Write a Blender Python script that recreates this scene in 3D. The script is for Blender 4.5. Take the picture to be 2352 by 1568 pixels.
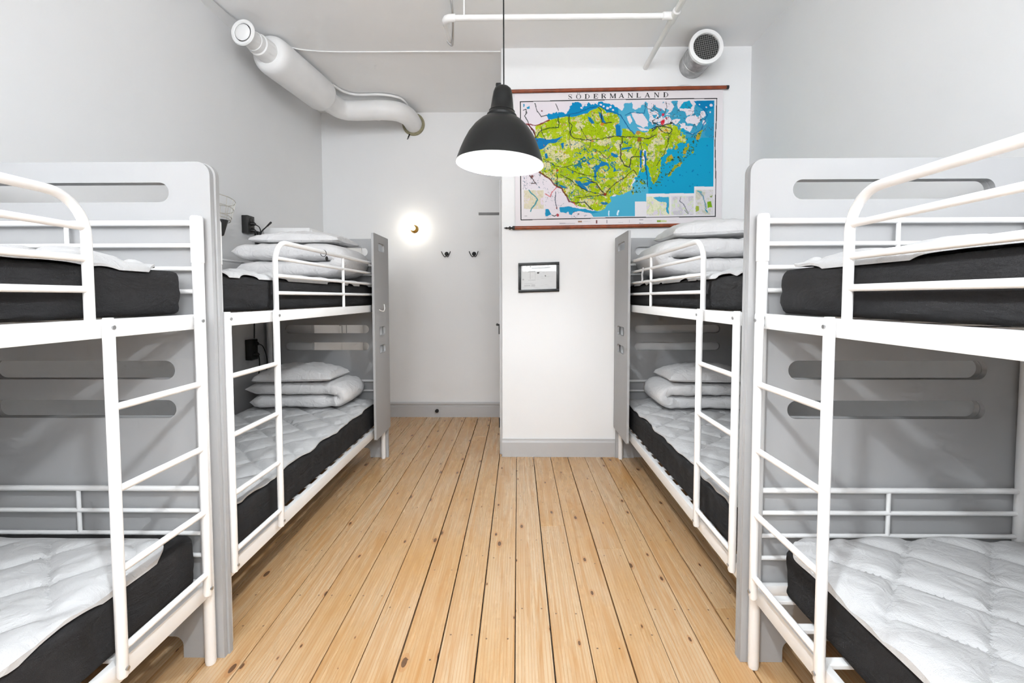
import bpy, bmesh, math, random
import numpy as np
from mathutils import Vector, noise

random.seed(7)
PI = math.pi
scene = bpy.context.scene
COL = scene.collection
for o in list(bpy.data.objects):
    bpy.data.objects.remove(o, do_unlink=True)

# ------------------------------------------------------------------ camera
F_PX, CY, PITCH, YAW, ROLL = 1061.6, 731.7, .046, -.0123, .0018
cam_data = bpy.data.cameras.new('camera')
cam = bpy.data.objects.new('camera', cam_data)
COL.objects.link(cam)
cam_data.sensor_fit = 'HORIZONTAL'
cam_data.sensor_width = 36.0
cam_data.lens = F_PX * 36 / 2352
cam_data.shift_y = -(784 - CY) / 2352
cam_data.clip_start = .02
fw = Vector((math.sin(YAW) * math.cos(PITCH), math.cos(YAW) * math.cos(PITCH), -math.sin(PITCH)))
rt = Vector((math.cos(YAW), -math.sin(YAW), 0))
dn = fw.cross(rt)
rt2 = math.cos(ROLL) * rt + math.sin(ROLL) * dn
dn2 = -math.sin(ROLL) * rt + math.cos(ROLL) * dn
from mathutils import Matrix
cam.matrix_world = Matrix(((rt2.x, -dn2.x, -fw.x, 0), (rt2.y, -dn2.y, -fw.y, 0), (rt2.z, -dn2.z, -fw.z, 1.4), (0, 0, 0, 1)))
scene.camera = cam

# ------------------------------------------------------------------ light and exposure
scene.view_settings.view_transform = 'Standard'
scene.view_settings.look = 'None'
scene.view_settings.gamma = 1.0
scene.view_settings.use_curve_mapping = False
scene.view_settings.exposure = 0.54
cy = scene.cycles
cy.max_bounces = 7
cy.diffuse_bounces = 5
cy.use_adaptive_sampling = True
cy.adaptive_threshold = .1
cy.adaptive_min_samples = 14
cy.use_light_tree = True
cy.glossy_bounces = 3
cy.transmission_bounces = 6
cy.caustics_reflective = False
cy.caustics_refractive = False
cy.sample_clamp_indirect = 6.0
cy.use_denoising = True

world = bpy.data.worlds.new('sky')
scene.world = world
world.use_nodes = True
wn = world.node_tree.nodes
wn.clear()
wo = wn.new('ShaderNodeOutputWorld')
wb = wn.new('ShaderNodeBackground')
wb.inputs['Color'].default_value = (.86, .93, 1.0, 1)
wb.inputs['Strength'].default_value = 1.5
world.node_tree.links.new(wb.outputs[0], wo.inputs[0])

WIN_POWER = 60.0        # daylight entering each rear window
PENDANT_E = 410.0       # radiance of the pendant bulbs
SCONCE_E = 58.0        # radiance of the small wall bulb
REAR_Y = -1.75
WINDOWS = [(-1.9, -.3), (.05, 1.65)]      # x ranges of the two windows behind the camera
WZ = (1.9, 3.35)


def day_light(x0, x1):
    d = bpy.data.lights.new('window_daylight', 'AREA')
    d.shape = 'RECTANGLE'
    d.size = x1 - x0 - .1
    d.size_y = WZ[1] - WZ[0] - .1
    d.energy = WIN_POWER
    d.color = (.95, .975, 1.0)
    o = bpy.data.objects.new('window_daylight', d)
    COL.objects.link(o)
    o.location = ((x0 + x1) / 2, REAR_Y - .02, (WZ[0] + WZ[1]) / 2)
    o.rotation_euler = (PI / 2, 0, 0)
    return o


for a, b in WINDOWS:
    day_light(a, b)


# ------------------------------------------------------------------ materials
def lin(r, g, b):
    f = lambda c: (c / 255 / 12.92) if c / 255 <= .04045 else ((c / 255 + .055) / 1.055) ** 2.4
    return (f(r), f(g), f(b))


class NT:
    """tiny node helper"""
    def __init__(self, name):
        self.m = bpy.data.materials.new(name)
        self.m.use_nodes = True
        self.t = self.m.node_tree
        self.b = self.t.nodes['Principled BSDF']

    def n(self, kind, **kw):
        nd = self.t.nodes.new('ShaderNode' + kind)
        for k, v in kw.items():
            if k in nd.inputs.keys():
                nd.inputs[k].default_value = v
            else:
                setattr(nd, k, v)
        return nd

    def l(self, a, b):
        self.t.links.new(a, b)

    def math(self, op, a, b=None, c=None):
        nd = self.t.nodes.new('ShaderNodeMath')
        nd.operation = op
        for i, v in enumerate((a, b, c)):
            if v is None:
                continue
            if isinstance(v, (int, float)):
                nd.inputs[i].default_value = v
            else:
                self.l(v, nd.inputs[i])
        return nd.outputs[0]

    def mix(self, fac, a, b):
        nd = self.t.nodes.new('ShaderNodeMix')
        nd.data_type = 'RGBA'
        for k, v in ((0, fac), (6, a), (7, b)):
            if isinstance(v, (int, float)):
                nd.inputs[k].default_value = v
            elif isinstance(v, tuple):
                nd.inputs[k].default_value = (*v[:3], 1)
            else:
                self.l(v, nd.inputs[k])
        return nd.outputs[2]

    def ramp(self, fac, stops):
        nd = self.t.nodes.new('ShaderNodeValToRGB')
        e = nd.color_ramp.elements
        while len(e) < len(stops):
            e.new(.5)
        for el, (p, c) in zip(e, stops):
            el.position = p
            el.color = (*c, 1) if isinstance(c, tuple) else (c, c, c, 1)
        self.l(fac, nd.inputs[0])
        return nd.outputs[0]

    def bump(self, h, strength, dist):
        nd = self.n('Bump', Strength=strength, Distance=dist)
        self.l(h, nd.inputs['Height'])
        self.l(nd.outputs[0], self.b.inputs['Normal'])


def paint(name, col, rough=.5, var=.03, scale=6, bump=.0, bscale=60, metal=0.0, spec=.5):
    t = NT(name)
    tc = t.n('TexCoord')
    nz = t.n('TexNoise', Scale=scale, Detail=4.0)
    t.l(tc.outputs['Object'], nz.inputs['Vector'])
    lo = tuple(max(0, c * (1 - var)) for c in col)
    hi = tuple(min(1, c * (1 + var)) for c in col)
    t.l(t.ramp(nz.outputs[0], [(.3, lo), (.7, hi)]), t.b.inputs['Base Color'])
    t.b.inputs['Roughness'].default_value = rough
    t.b.inputs['Metallic'].default_value = metal
    t.b.inputs['Specular IOR Level'].default_value = spec
    if bump:
        n2 = t.n('TexNoise', Scale=bscale, Detail=5.0)
        t.l(tc.outputs['Object'], n2.inputs['Vector'])
        t.bump(n2.outputs[0], bump, .004)
    return t.m


def fabric(name, col, scale=700, rough=.9, var=.06, crease=.0, sheen=.1, stretch=(1, 1, 1)):
    t = NT(name)
    tc = t.n('TexCoord')
    nz = t.n('TexNoise', Scale=9.0, Detail=6.0)
    t.l(tc.outputs['Object'], nz.inputs['Vector'])
    t.l(t.ramp(nz.outputs[0], [(.3, tuple(c * (1 - var) for c in col)), (.7, tuple(min(1, c * (1 + var)) for c in col))]), t.b.inputs['Base Color'])
    t.b.inputs['Roughness'].default_value = rough
    t.b.inputs['Specular IOR Level'].default_value = .2
    t.b.inputs['Sheen Weight'].default_value = sheen
    wv = t.n('TexNoise', Scale=float(scale), Detail=2.0)
    t.l(tc.outputs['Object'], wv.inputs['Vector'])
    h = wv.outputs[0]
    if crease:
        c1 = t.n('TexNoise', Scale=13.0, Detail=5.0, Distortion=1.6)
        ms = t.n('Mapping')
        ms.inputs['Scale'].default_value = stretch
        t.l(tc.outputs['Object'], ms.inputs[0])
        t.l(ms.outputs[0], c1.inputs['Vector'])
        h = t.math('ADD', t.math('MULTIPLY', h, .12), t.math('MULTIPLY', c1.outputs[0], crease))
        t.bump(h, .55, .02)
    else:
        t.bump(h, .25, .003)
    return t.m


def emitter(name, col, strength):
    t = NT(name)
    t.b.inputs['Base Color'].default_value = (*col, 1)
    t.b.inputs['Emission Color'].default_value = (*col, 1)
    t.b.inputs['Emission Strength'].default_value = strength
    return t.m


def wood_floor():
    t = NT('pine_boards')
    tc = t.n('TexCoord')
    oi = t.n('ObjectInfo')
    off = t.n('CombineXYZ')
    t.l(t.math('MULTIPLY', oi.outputs['Random'], 37.0), off.inputs[0])
    t.l(t.math('MULTIPLY', oi.outputs['Random'], 91.0), off.inputs[1])
    va = t.n('VectorMath', operation='ADD')
    t.l(tc.outputs['Object'], va.inputs[0])
    t.l(off.outputs[0], va.inputs[1])
    # long grain
    mp = t.n('Mapping')
    mp.inputs['Scale'].default_value = (17, .75, 1)
    t.l(va.outputs[0], mp.inputs[0])
    g1 = t.n('TexNoise', Scale=1.7, Detail=6.0, Roughness=.62, Distortion=1.1)
    t.l(mp.outputs[0], g1.inputs['Vector'])
    mp2 = t.n('Mapping')
    mp2.inputs['Scale'].default_value = (9, .28, 1)
    t.l(va.outputs[0], mp2.inputs[0])
    wv = t.n('TexWave', Scale=2.6, Distortion=7.0, Detail=3.0)
    wv.inputs['Detail Scale'].default_value = .7
    t.l(mp2.outputs[0], wv.inputs['Vector'])
    big = t.n('TexNoise', Scale=1.3, Detail=3.0)
    t.l(va.outputs[0], big.inputs['Vector'])
    base = t.mix(oi.outputs['Random'], (.575, .40, .232), (.53, .295, .105))
    base = t.mix(t.ramp(big.outputs[0], [(.36, 0.0), (.66, .65)]), base, (.585, .44, .295))
    base = t.mix(t.ramp(g1.outputs[0], [(.44, 0.0), (.7, .8)]), base, (.46, .225, .07))
    base = t.mix(t.ramp(wv.outputs[1], [(.0, .5), (.3, 0.0), (1.0, 0.0)]), base, (.46, .23, .075))
    # knots
    mk = t.n('Mapping')
    mk.inputs['Scale'].default_value = (7.5, 3.1, 1)
    t.l(va.outputs[0], mk.inputs[0])
    vk = t.n('TexVoronoi', Scale=1.0, Randomness=1.0)
    vk.voronoi_dimensions = '2D'
    t.l(mk.outputs[0], vk.inputs['Vector'])
    sel = t.n('SeparateColor')
    t.l(vk.outputs['Color'], sel.inputs[0])
    rad = t.math('MULTIPLY', t.math('SUBTRACT', sel.outputs[0], .42), .14)
    knot = t.math('GREATER_THAN', rad, vk.outputs['Distance'])
    ring = t.math('GREATER_THAN', t.math('MULTIPLY', rad, 1.9), vk.outputs['Distance'])
    base = t.mix(t.math('MULTIPLY', ring, .45), base, (.45, .2, .07))
    base = t.mix(t.math('MULTIPLY', knot, .85), base, (.085, .04, .022))
    # nail heads in pairs over the joists
    sx = t.n('SeparateXYZ')
    t.l(tc.outputs['Object'], sx.inputs[0])
    nx = t.math('SUBTRACT', t.math('ABSOLUTE', sx.outputs[0]), .044)
    ny = t.math('SUBTRACT', t.math('FLOORED_MODULO', sx.outputs[1], .59), .295)
    d2 = t.math('ADD', t.math('MULTIPLY', nx, nx), t.math('MULTIPLY', ny, ny))
    nail = t.math('LESS_THAN', d2, .0042 ** 2)
    base = t.mix(t.math('MULTIPLY', nail, .8), base, (.1, .055, .035))
    t.l(base, t.b.inputs['Base Color'])
    t.l(t.ramp(g1.outputs[0], [(.3, .22), (.8, .38)]), t.b.inputs['Roughness'])
    t.b.inputs['Specular IOR Level'].default_value = .45
    t.bump(g1.outputs[0], .12, .002)
    return t.m


M = {}
M['wall'] = paint('white_plaster', (.78, .785, .79), .75, .012, 1.5, .12, 26)
M['ceil'] = paint('white_ceiling_paint', (.89, .895, .90), .8, .012, 1.5, .1, 20)
M['metal'] = paint('white_powder_coat', (.86, .86, .86), .32, .01, 8)
M['panel'] = paint('grey_lacquered_board', (.40, .402, .407), .65, .012, 3, spec=.3)
M['trim'] = paint('grey_trim_paint', (.47, .47, .475), .45, .02, 4)
M['duct'] = paint('white_duct_paint', (.80, .80, .80), .45, .02, 7, .08, 30)
M['white'] = paint('white_gloss_paint', (.82, .82, .82), .4, .01, 6)
M['galv'] = paint('galvanised_steel', (.42, .42, .42), .35, .22, 26, metal=.85)
M['ring'] = paint('bare_duct_collar', (.26, .24, .15), .5, .25, 40)
M['black'] = paint('black_plastic', (.012, .012, .012), .45, .1, 20)
M['mesh'] = paint('dark_grille_mesh', (.03, .03, .03), .4, .1, 40)
M['wire'] = paint('grille_wire', (.35, .35, .34), .35, .05, 40, metal=.7)
M['lampblack'] = paint('black_enamel', (.0085, .009, .009), .34, .08, 12, spec=.28)
M['lampwhite'] = paint('white_enamel_inside', (.86, .86, .86), .5, .01, 9)
M['sheet'] = fabric('charcoal_sheet', (.023, .0225, .0235), 500, .95, .12, .8, 0.0, (.55, .55, 1.3))
M['pad'] = fabric('white_quilted_pad', (.55, .55, .555), 420, .9, .02, .8)
M['linen'] = fabric('white_bed_linen', (.72, .715, .72), 500, .92, .02, 1.0)
M['rod'] = paint('reddish_brown_wood', lin(128, 58, 26), .4, .3, 18)
M['iron'] = paint('dark_iron', (.02, .02, .02), .4, .2, 20, metal=.5)
M['brass'] = paint('polished_brass', (.72, .45, .13), .25, .05, 20, metal=1.0)
M['steel'] = paint('brushed_steel', (.5, .5, .5), .35, .05, 30, metal=.9)
M['galvd'] = paint('dull_grey_metal', (.17, .17, .17), .6, .1, 20)
M['dark'] = paint('dark_subfloor', (.03, .02, .014), .9, .2, 9)
M['cagewire'] = paint('pale_wire', (.5, .47, .42), .4, .05, 20, metal=.6)  # plain pale metallic wire, no emission
M['ink'] = paint('black_print_ink', (.012, .012, .014), .7, .05, 20)
M['cord'] = paint('white_cord', (.78, .76, .74), .8, .03, 30)
M['floor'] = wood_floor()
M['bulb'] = emitter('pendant_bulb', (.90, .96, 1.0), PENDANT_E)
M['bulb2'] = emitter('pendant_bulb_strong', (.90, .96, 1.0), PENDANT_E * 2.0)
M['sconce'] = emitter('warm_wall_bulb', (1.0, .93, .80), SCONCE_E)


def glass_mat():
    t = NT('clear_glass')
    out = t.t.nodes['Material Output']
    tr = t.n('BsdfTransparent')
    gl = t.n('BsdfGlossy', Roughness=.03)
    fr_ = t.n('Fresnel', IOR=1.45)
    mx = t.n('MixShader')
    t.l(t.math('MULTIPLY', fr_.outputs[0], .6), mx.inputs[0])
    t.l(tr.outputs[0], mx.inputs[1])
    t.l(gl.outputs[0], mx.inputs[2])
    t.l(mx.outputs[0], out.inputs['Surface'])
    return t.m


M['glass'] = glass_mat()


def print_mat():
    t = NT('printed_colours')
    a = t.n('Attribute')
    a.attribute_name = 'print'
    t.l(a.outputs['Color'], t.b.inputs['Base Color'])
    t.b.inputs['Roughness'].default_value = .7
    t.b.inputs['Specular IOR Level'].default_value = .12
    return t.m


M['print'] = print_mat()


# ------------------------------------------------------------------ mesh helpers
def tube(bm, pts, r, seg=12, cap=True):
    """round tube along pts; r is one radius or a list"""
    pts = [Vector(p) for p in pts]
    n = len(pts)
    rr = r if isinstance(r, (list, tuple)) else [r] * n
    tang = []
    for i in range(n):
        d = pts[min(i + 1, n - 1)] - pts[max(i - 1, 0)]
        if d.length < 1e-9:
            d = Vector((0, 0, 1))
        tang.append(d.normalized())
    up = Vector((0, 0, 1)) if abs(tang[0].z) < .9 else Vector((1, 0, 0))
    side = tang[0].cross(up).normalized()
    rings = []
    for i in range(n):
        side = (side - tang[i] * side.dot(tang[i])).normalized()
        up2 = tang[i].cross(side)
        rings.append([bm.verts.new(pts[i] + rr[i] * (math.cos(2 * PI * k / seg) * side + math.sin(2 * PI * k / seg) * up2)) for k in range(seg)])
    for i in range(n - 1):
        for k in range(seg):
            bm.faces.new((rings[i][k], rings[i][(k + 1) % seg], rings[i + 1][(k + 1) % seg], rings[i + 1][k]))
    if cap:
        bm.faces.new(rings[0][::-1])
        bm.faces.new(rings[-1])
    return bm


def box(bm, x0, x1, y0, y1, z0, z1, bev=0.0):
    x0, x1 = min(x0, x1), max(x0, x1)
    y0, y1 = min(y0, y1), max(y0, y1)
    z0, z1 = min(z0, z1), max(z0, z1)
    if bev <= 0:
        v = [bm.verts.new((x, y, z)) for x in (x0, x1) for y in (y0, y1) for z in (z0, z1)]
        for f in ((0, 1, 3, 2), (4, 6, 7, 5), (0, 4, 5, 1), (2, 3, 7, 6), (0, 2, 6, 4), (1, 5, 7, 3)):
            bm.faces.new([v[i] for i in f])
        return bm
    tmp = bmesh.new()
    box(tmp, x0, x1, y0, y1, z0, z1)
    bmesh.ops.bevel(tmp, geom=list(tmp.edges), offset=bev, segments=2, profile=.6, affect='EDGES')
    join(bm, tmp)
    return bm


def join(bm, tmp):
    idx = {}
    for v in tmp.verts:
        idx[v] = bm.verts.new(v.co)
    for f in tmp.faces:
        bm.faces.new([idx[v] for v in f.verts])
    tmp.free()


def lathe(bm, prof, seg=32, M4=None):
    """prof: list of (r, z); revolve about z, then transform by M4"""
    rings = []
    for r, z in prof:
        if r < 1e-5:
            v = Vector((0, 0, z))
            rings.append([bm.verts.new(M4 @ v if M4 else v)])
        else:
            ring = []
            for k in range(seg):
                v = Vector((r * math.cos(2 * PI * k / seg), r * math.sin(2 * PI * k / seg), z))
                ring.append(bm.verts.new(M4 @ v if M4 else v))
            rings.append(ring)
    for a, b in zip(rings, rings[1:]):
        if len(a) == 1 and len(b) == 1:
            continue
        for k in range(seg):
            q = [a[k % len(a)], a[(k + 1) % len(a)], b[(k + 1) % len(b)], b[k % len(b)]]
            u = []
            for v in q:
                if v not in u:
                    u.append(v)
            bm.faces.new(u)
    return bm


def rrect(a0, a1, b0, b1, r, n=8):
    pts = []
    for ca, cb, s in ((a1 - r, b1 - r, 0), (a0 + r, b1 - r, 1), (a0 + r, b0 + r, 2), (a1 - r, b0 + r, 3)):
        for k in range(n + 1):
            th = s * PI / 2 + k / n * PI / 2
            pts.append((ca + r * math.cos(th), cb + r * math.sin(th)))
    return pts


def plate(bm, outer, holes, f):
    """slab with holes: f(a, b, w) maps to world, w = 0 / 1 are the two faces"""
    t = bmesh.new()
    es = []
    for loop in [outer] + holes:
        vs = [t.verts.new((a, b, 0)) for a, b in loop]
        for i in range(len(vs)):
            es.append(t.edges.new((vs[i], vs[(i + 1) % len(vs)])))
    bmesh.ops.triangle_fill(t, use_beauty=True, use_dissolve=False, edges=es)
    bd = [(e.verts[0].co.copy(), e.verts[1].co.copy()) for e in t.edges if len(e.link_faces) == 1]
    lo, hi = {}, {}

    def vt(d, co, w):
        k = (round(co.x, 6), round(co.y, 6))
        if k not in d:
            d[k] = bm.verts.new(f(co.x, co.y, w))
        return d[k]
    for fc in t.faces:
        c = [v.co for v in fc.verts]
        bm.faces.new([vt(lo, p, 0) for p in c])
        bm.faces.new([vt(hi, p, 1) for p in reversed(c)])
    for p, q in bd:
        bm.faces.new((vt(lo, p, 0), vt(lo, q, 0), vt(hi, q, 1), vt(hi, p, 1)))
    t.free()
    return bm


def obj(name, bm, mat, parent=None, smooth=True, origin=None, recalc=True):
    """links a bmesh given in world coordinates as one object"""
    if recalc:
        bmesh.ops.recalc_face_normals(bm, faces=bm.faces)
    me = bpy.data.meshes.new(name)
    if parent is not None:
        base = parent
        off = Vector((0, 0, 0))
        while base is not None:
            off += base.location
            base = base.parent
    elif origin is not None:
        off = Vector(origin)
    else:
        c = [v.co for v in bm.verts]
        off = Vector(((min(p.x for p in c) + max(p.x for p in c)) / 2, (min(p.y for p in c) + max(p.y for p in c)) / 2, min(p.z for p in c)))
    for v in bm.verts:
        v.co -= off
    bm.to_mesh(me)
    bm.free()
    if smooth:
        for p in me.polygons:
            p.use_smooth = True
        me.set_sharp_from_angle(angle=math.radians(38))
    me.materials.append(M[mat] if isinstance(mat, str) else mat)
    o = bpy.data.objects.new(name, me)
    COL.objects.link(o)
    if parent is not None:
        o.parent = parent
    else:
        o.location = off
    return o


def empty(name, loc):
    o = bpy.data.objects.new(name, None)
    o.empty_display_size = .1
    COL.objects.link(o)
    o.location = loc
    return o


def tag(o, label=None, cat=None, group=None, kind=None):
    for k, v in (('label', label), ('category', cat), ('group', group), ('kind', kind)):
        if v:
            o[k] = v
    return o


def struct(name, bm, mat, label=None, smooth=False, parent=None):
    o = obj(name, bm, mat, parent, smooth)
    if parent is None:
        o['kind'] = 'structure'
        if label:
            o['label'] = label
    return o


B = bmesh.new

# ------------------------------------------------------------------ the room
XL, XR, YB, YC, ZC, XC = -2.25, 1.975, 5.37, 4.02, 3.51, -.14
TH = .15

struct('wall_left', box(B(), XL - TH, XL, REAR_Y - TH, YB + TH, -.1, ZC + .1), 'wall', 'white plastered wall along the left beds')
struct('wall_right', box(B(), XR, XR + TH, REAR_Y - TH, YC + .4, -.1, ZC + .1), 'wall', 'white plastered wall along the right beds')
struct('wall_back', box(B(), XL, XC + .4, YB, YB + TH, -.1, ZC + .1), 'wall', 'white back wall of the recess with coat hooks')


def chimney():
    bm = B()
    # plan outline with rounded aisle corner, extruded up
    pts = [(XC, YB), (XC, YC + .012), (XC + .004, YC + .004), (XC + .012, YC), (XR, YC), (XR, YB)]
    lo = [bm.verts.new((x, y, -.1)) for x, y in pts]
    hi = [bm.verts.new((x, y, ZC + .1)) for x, y in pts]
    n = len(pts)
    for i in range(n):
        bm.faces.new((lo[i], lo[(i + 1) % n], hi[(i + 1) % n], hi[i]))
    bm.faces.new(lo[::-1])
    bm.faces.new(hi)
    return bm


struct('wall_front', chimney(), 'wall', 'white projecting wall with the school map', True)
struct('ceiling', box(B(), XL - TH, XR + TH, REAR_Y - TH, YB + TH, ZC, ZC + .1), 'ceil', 'flat white ceiling')


def rear_wall():
    bm = B()
    holes = [[(a, WZ[0]), (b, WZ[0]), (b, WZ[1]), (a, WZ[1])] for a, b in WINDOWS]
    plate(bm, [(XL, -.1), (XR, -.1), (XR, ZC + .05), (XL, ZC + .05)], holes, lambda a, b, w: (a, REAR_Y - TH * w, b))
    return bm


struct('wall_rear', rear_wall(), 'wall', 'white wall behind the viewer with two windows')
for i, (a, b) in enumerate(WINDOWS):
    bm = B()
    y0, y1 = REAR_Y - .11, REAR_Y - .06
    for x0, x1, z0, z1 in ((a, a + .06, WZ[0], WZ[1]), (b - .06, b, WZ[0], WZ[1]), (a + .06, b - .06, WZ[0], WZ[0] + .06), (a + .06, b - .06, WZ[1] - .06, WZ[1]), ((a + b) / 2 - .025, (a + b) / 2 + .025, WZ[0] + .06, WZ[1] - .06)):
        box(bm, x0, x1, y0, y1, z0, z1)
    w = struct('window_%d' % (i + 1), bm, 'white', 'tall white window behind the viewer')
    for x0, x1 in ((a + .06, (a + b) / 2 - .025), ((a + b) / 2 + .025, b - .06)):
        obj('pane', box(B(), x0, x1, REAR_Y - .088, REAR_Y - .083, WZ[0] + .06, WZ[1] - .06), 'glass', w, False)

# floor: dark bed below, one board after the other on top
fl = struct('floor', box(B(), XL - TH, XR + TH, REAR_Y - TH, YB + TH, -.1, -.022), 'dark', 'varnished pine floorboards running down the room')
random.seed(21)
PITCHX = .1494
k0 = math.floor((XL + .012) / PITCHX) - 1
gapw = {}
boards = []
for k in range(k0, 16):
    x0 = -.012 + k * PITCHX
    x1 = x0 + PITCHX
    g0 = gapw.setdefault(k, random.choice((.0014, .002, .0028, .0036)))
    g1 = gapw.setdefault(k + 1, random.choice((.0014, .002, .0028, .0036)))
    xa, xb = max(x0 + g0, XL + .004), min(x1 - g1, XR - .004)
    if xb - xa < .02:
        continue
    yend = YB - .004 if xb < XC + .02 else YC - .002
    if xa < XC < xb:
        yend = YC - .002
    cuts = [REAR_Y + .004, yend]
    nc = random.choice((0, 1, 1, 2))
    for c in sorted(random.uniform(REAR_Y + .8, yend - .5) for _ in range(nc)):
        if all(abs(c - q) > .7 for q in cuts):
            cuts.append(c)
    cuts.sort()
    for ya, yb in zip(cuts, cuts[1:]):
        boards.append((xa, xb, ya + .0006, yb - .0006))
    if xa < XC < xb:
        boards.append((xa, XC - .004, YC, YB - .004))
for xa, xb, ya, yb in boards:
    dz = random.uniform(-.0008, .0004)
    bm = B()
    cx, cyy = (xa + xb) / 2, (ya + yb) / 2
    box(bm, xa - cx, xb - cx, ya - cyy, yb - cyy, -.022, dz, .0012)
    me = bpy.data.meshes.new('plank')
    bmesh.ops.recalc_face_normals(bm, faces=bm.faces)
    bm.to_mesh(me)
    bm.free()
    me.materials.append(M['floor'])
    o = bpy.data.objects.new('plank', me)
    COL.objects.link(o)
    o.parent = fl
    o.location = (cx - fl.location.x, cyy - fl.location.y, -fl.location.z)


def baseboard(name, pts, h, mould, label):
    """pts: two plan points, the room lies to the left of p0 -> p1"""
    (x0, y0), (x1, y1) = pts
    d = Vector((x1 - x0, y1 - y0, 0))
    nrm = Vector((-d.y, d.x, 0)).normalized()
    prof = [(0, 0), (.018, 0), (.018, h - .03), (.012, h - .012), (.012, h), (0, h)] if not mould else \
        [(0, 0), (.02, 0), (.02, h * .72), (.013, h * .75), (.013, h * .82), (.022, h * .86), (.022, h * .93), (.008, h), (0, h)]
    bm = B()
    rows = []
    for px, py in pts:
        rows.append([bm.verts.new(Vector((px, py, z)) + nrm * w) for w, z in prof])
    n = len(prof)
    for i in range(n):
        bm.faces.new((rows[0][i], rows[0][(i + 1) % n], rows[1][(i + 1) % n], rows[1][i]))
    bm.faces.new(rows[0][::-1])
    bm.faces.new(rows[1])
    return struct(name, bm, 'trim', label)


baseboard('baseboard_back', ((XC - .005, YB), (XL, YB)), .176, True, 'grey moulded baseboard under the coat hooks')
baseboard('baseboard_front', ((XR, YC), (XC, YC)), .157, False, 'pale grey baseboard below the framed notice')
baseboard('baseboard_left', ((XL, YB - .03), (XL, REAR_Y)), .157, True, 'grey baseboard behind the left beds')
baseboard('baseboard_right', ((XR, REAR_Y), (XR, YC - .03)), .157, False, 'grey baseboard behind the right beds')

# side door of the recess, seen edge-on past the projecting wall
bm = B()
for y0, y1, z0, z1 in ((YC + .05, YC + .13, 0, 2.42), (YC + 1.0, YC + 1.08, 0, 2.42), (YC + .13, YC + 1.0, 2.34, 2.42)):
    box(bm, XC - .02, XC - .001, y0, y1, z0, z1, .003)
struct('trim_1', bm, 'trim', 'grey door casing at the edge of the projecting wall')
dr = struct('door_1', box(B(), XC - .012, XC - .001, YC + .135, YC + .995, .01, 2.335, .002), 'white', 'white door on the side of the projecting wall')
bm = B()
tube(bm, [(XC - .012, YC + .2, 1.15), (XC - .05, YC + .2, 1.15), (XC - .052, YC + .22, 1.15), (XC - .052, YC + .32, 1.15)], .009, 10)
box(bm, XC - .018, XC - .012, YC + .18, YC + .22, 1.02, 1.2, .002)
obj('door_handle', bm, 'black', dr)
for z in (.22, 1.07):
    obj('hinge', tube(B(), [(XC - .024, YC + .133, z), (XC - .024, YC + .133, z + .09)], .008, 8), 'iron', dr)
bm = B()
box(bm, -.385, XC - .012, 4.60, 4.612, 2.212, 2.238, .002)
box(bm, XC - .03, XC - .012, 4.53, 4.67, 2.20, 2.25, .004)
obj('closer_arm', bm, 'galvd', dr)


# ------------------------------------------------------------------ bunk beds
RAILS = (1.675, 1.593, 1.508, 1.424)
LOW_RAILS = (.682, .597, .51, .425)
BW = .97


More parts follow.
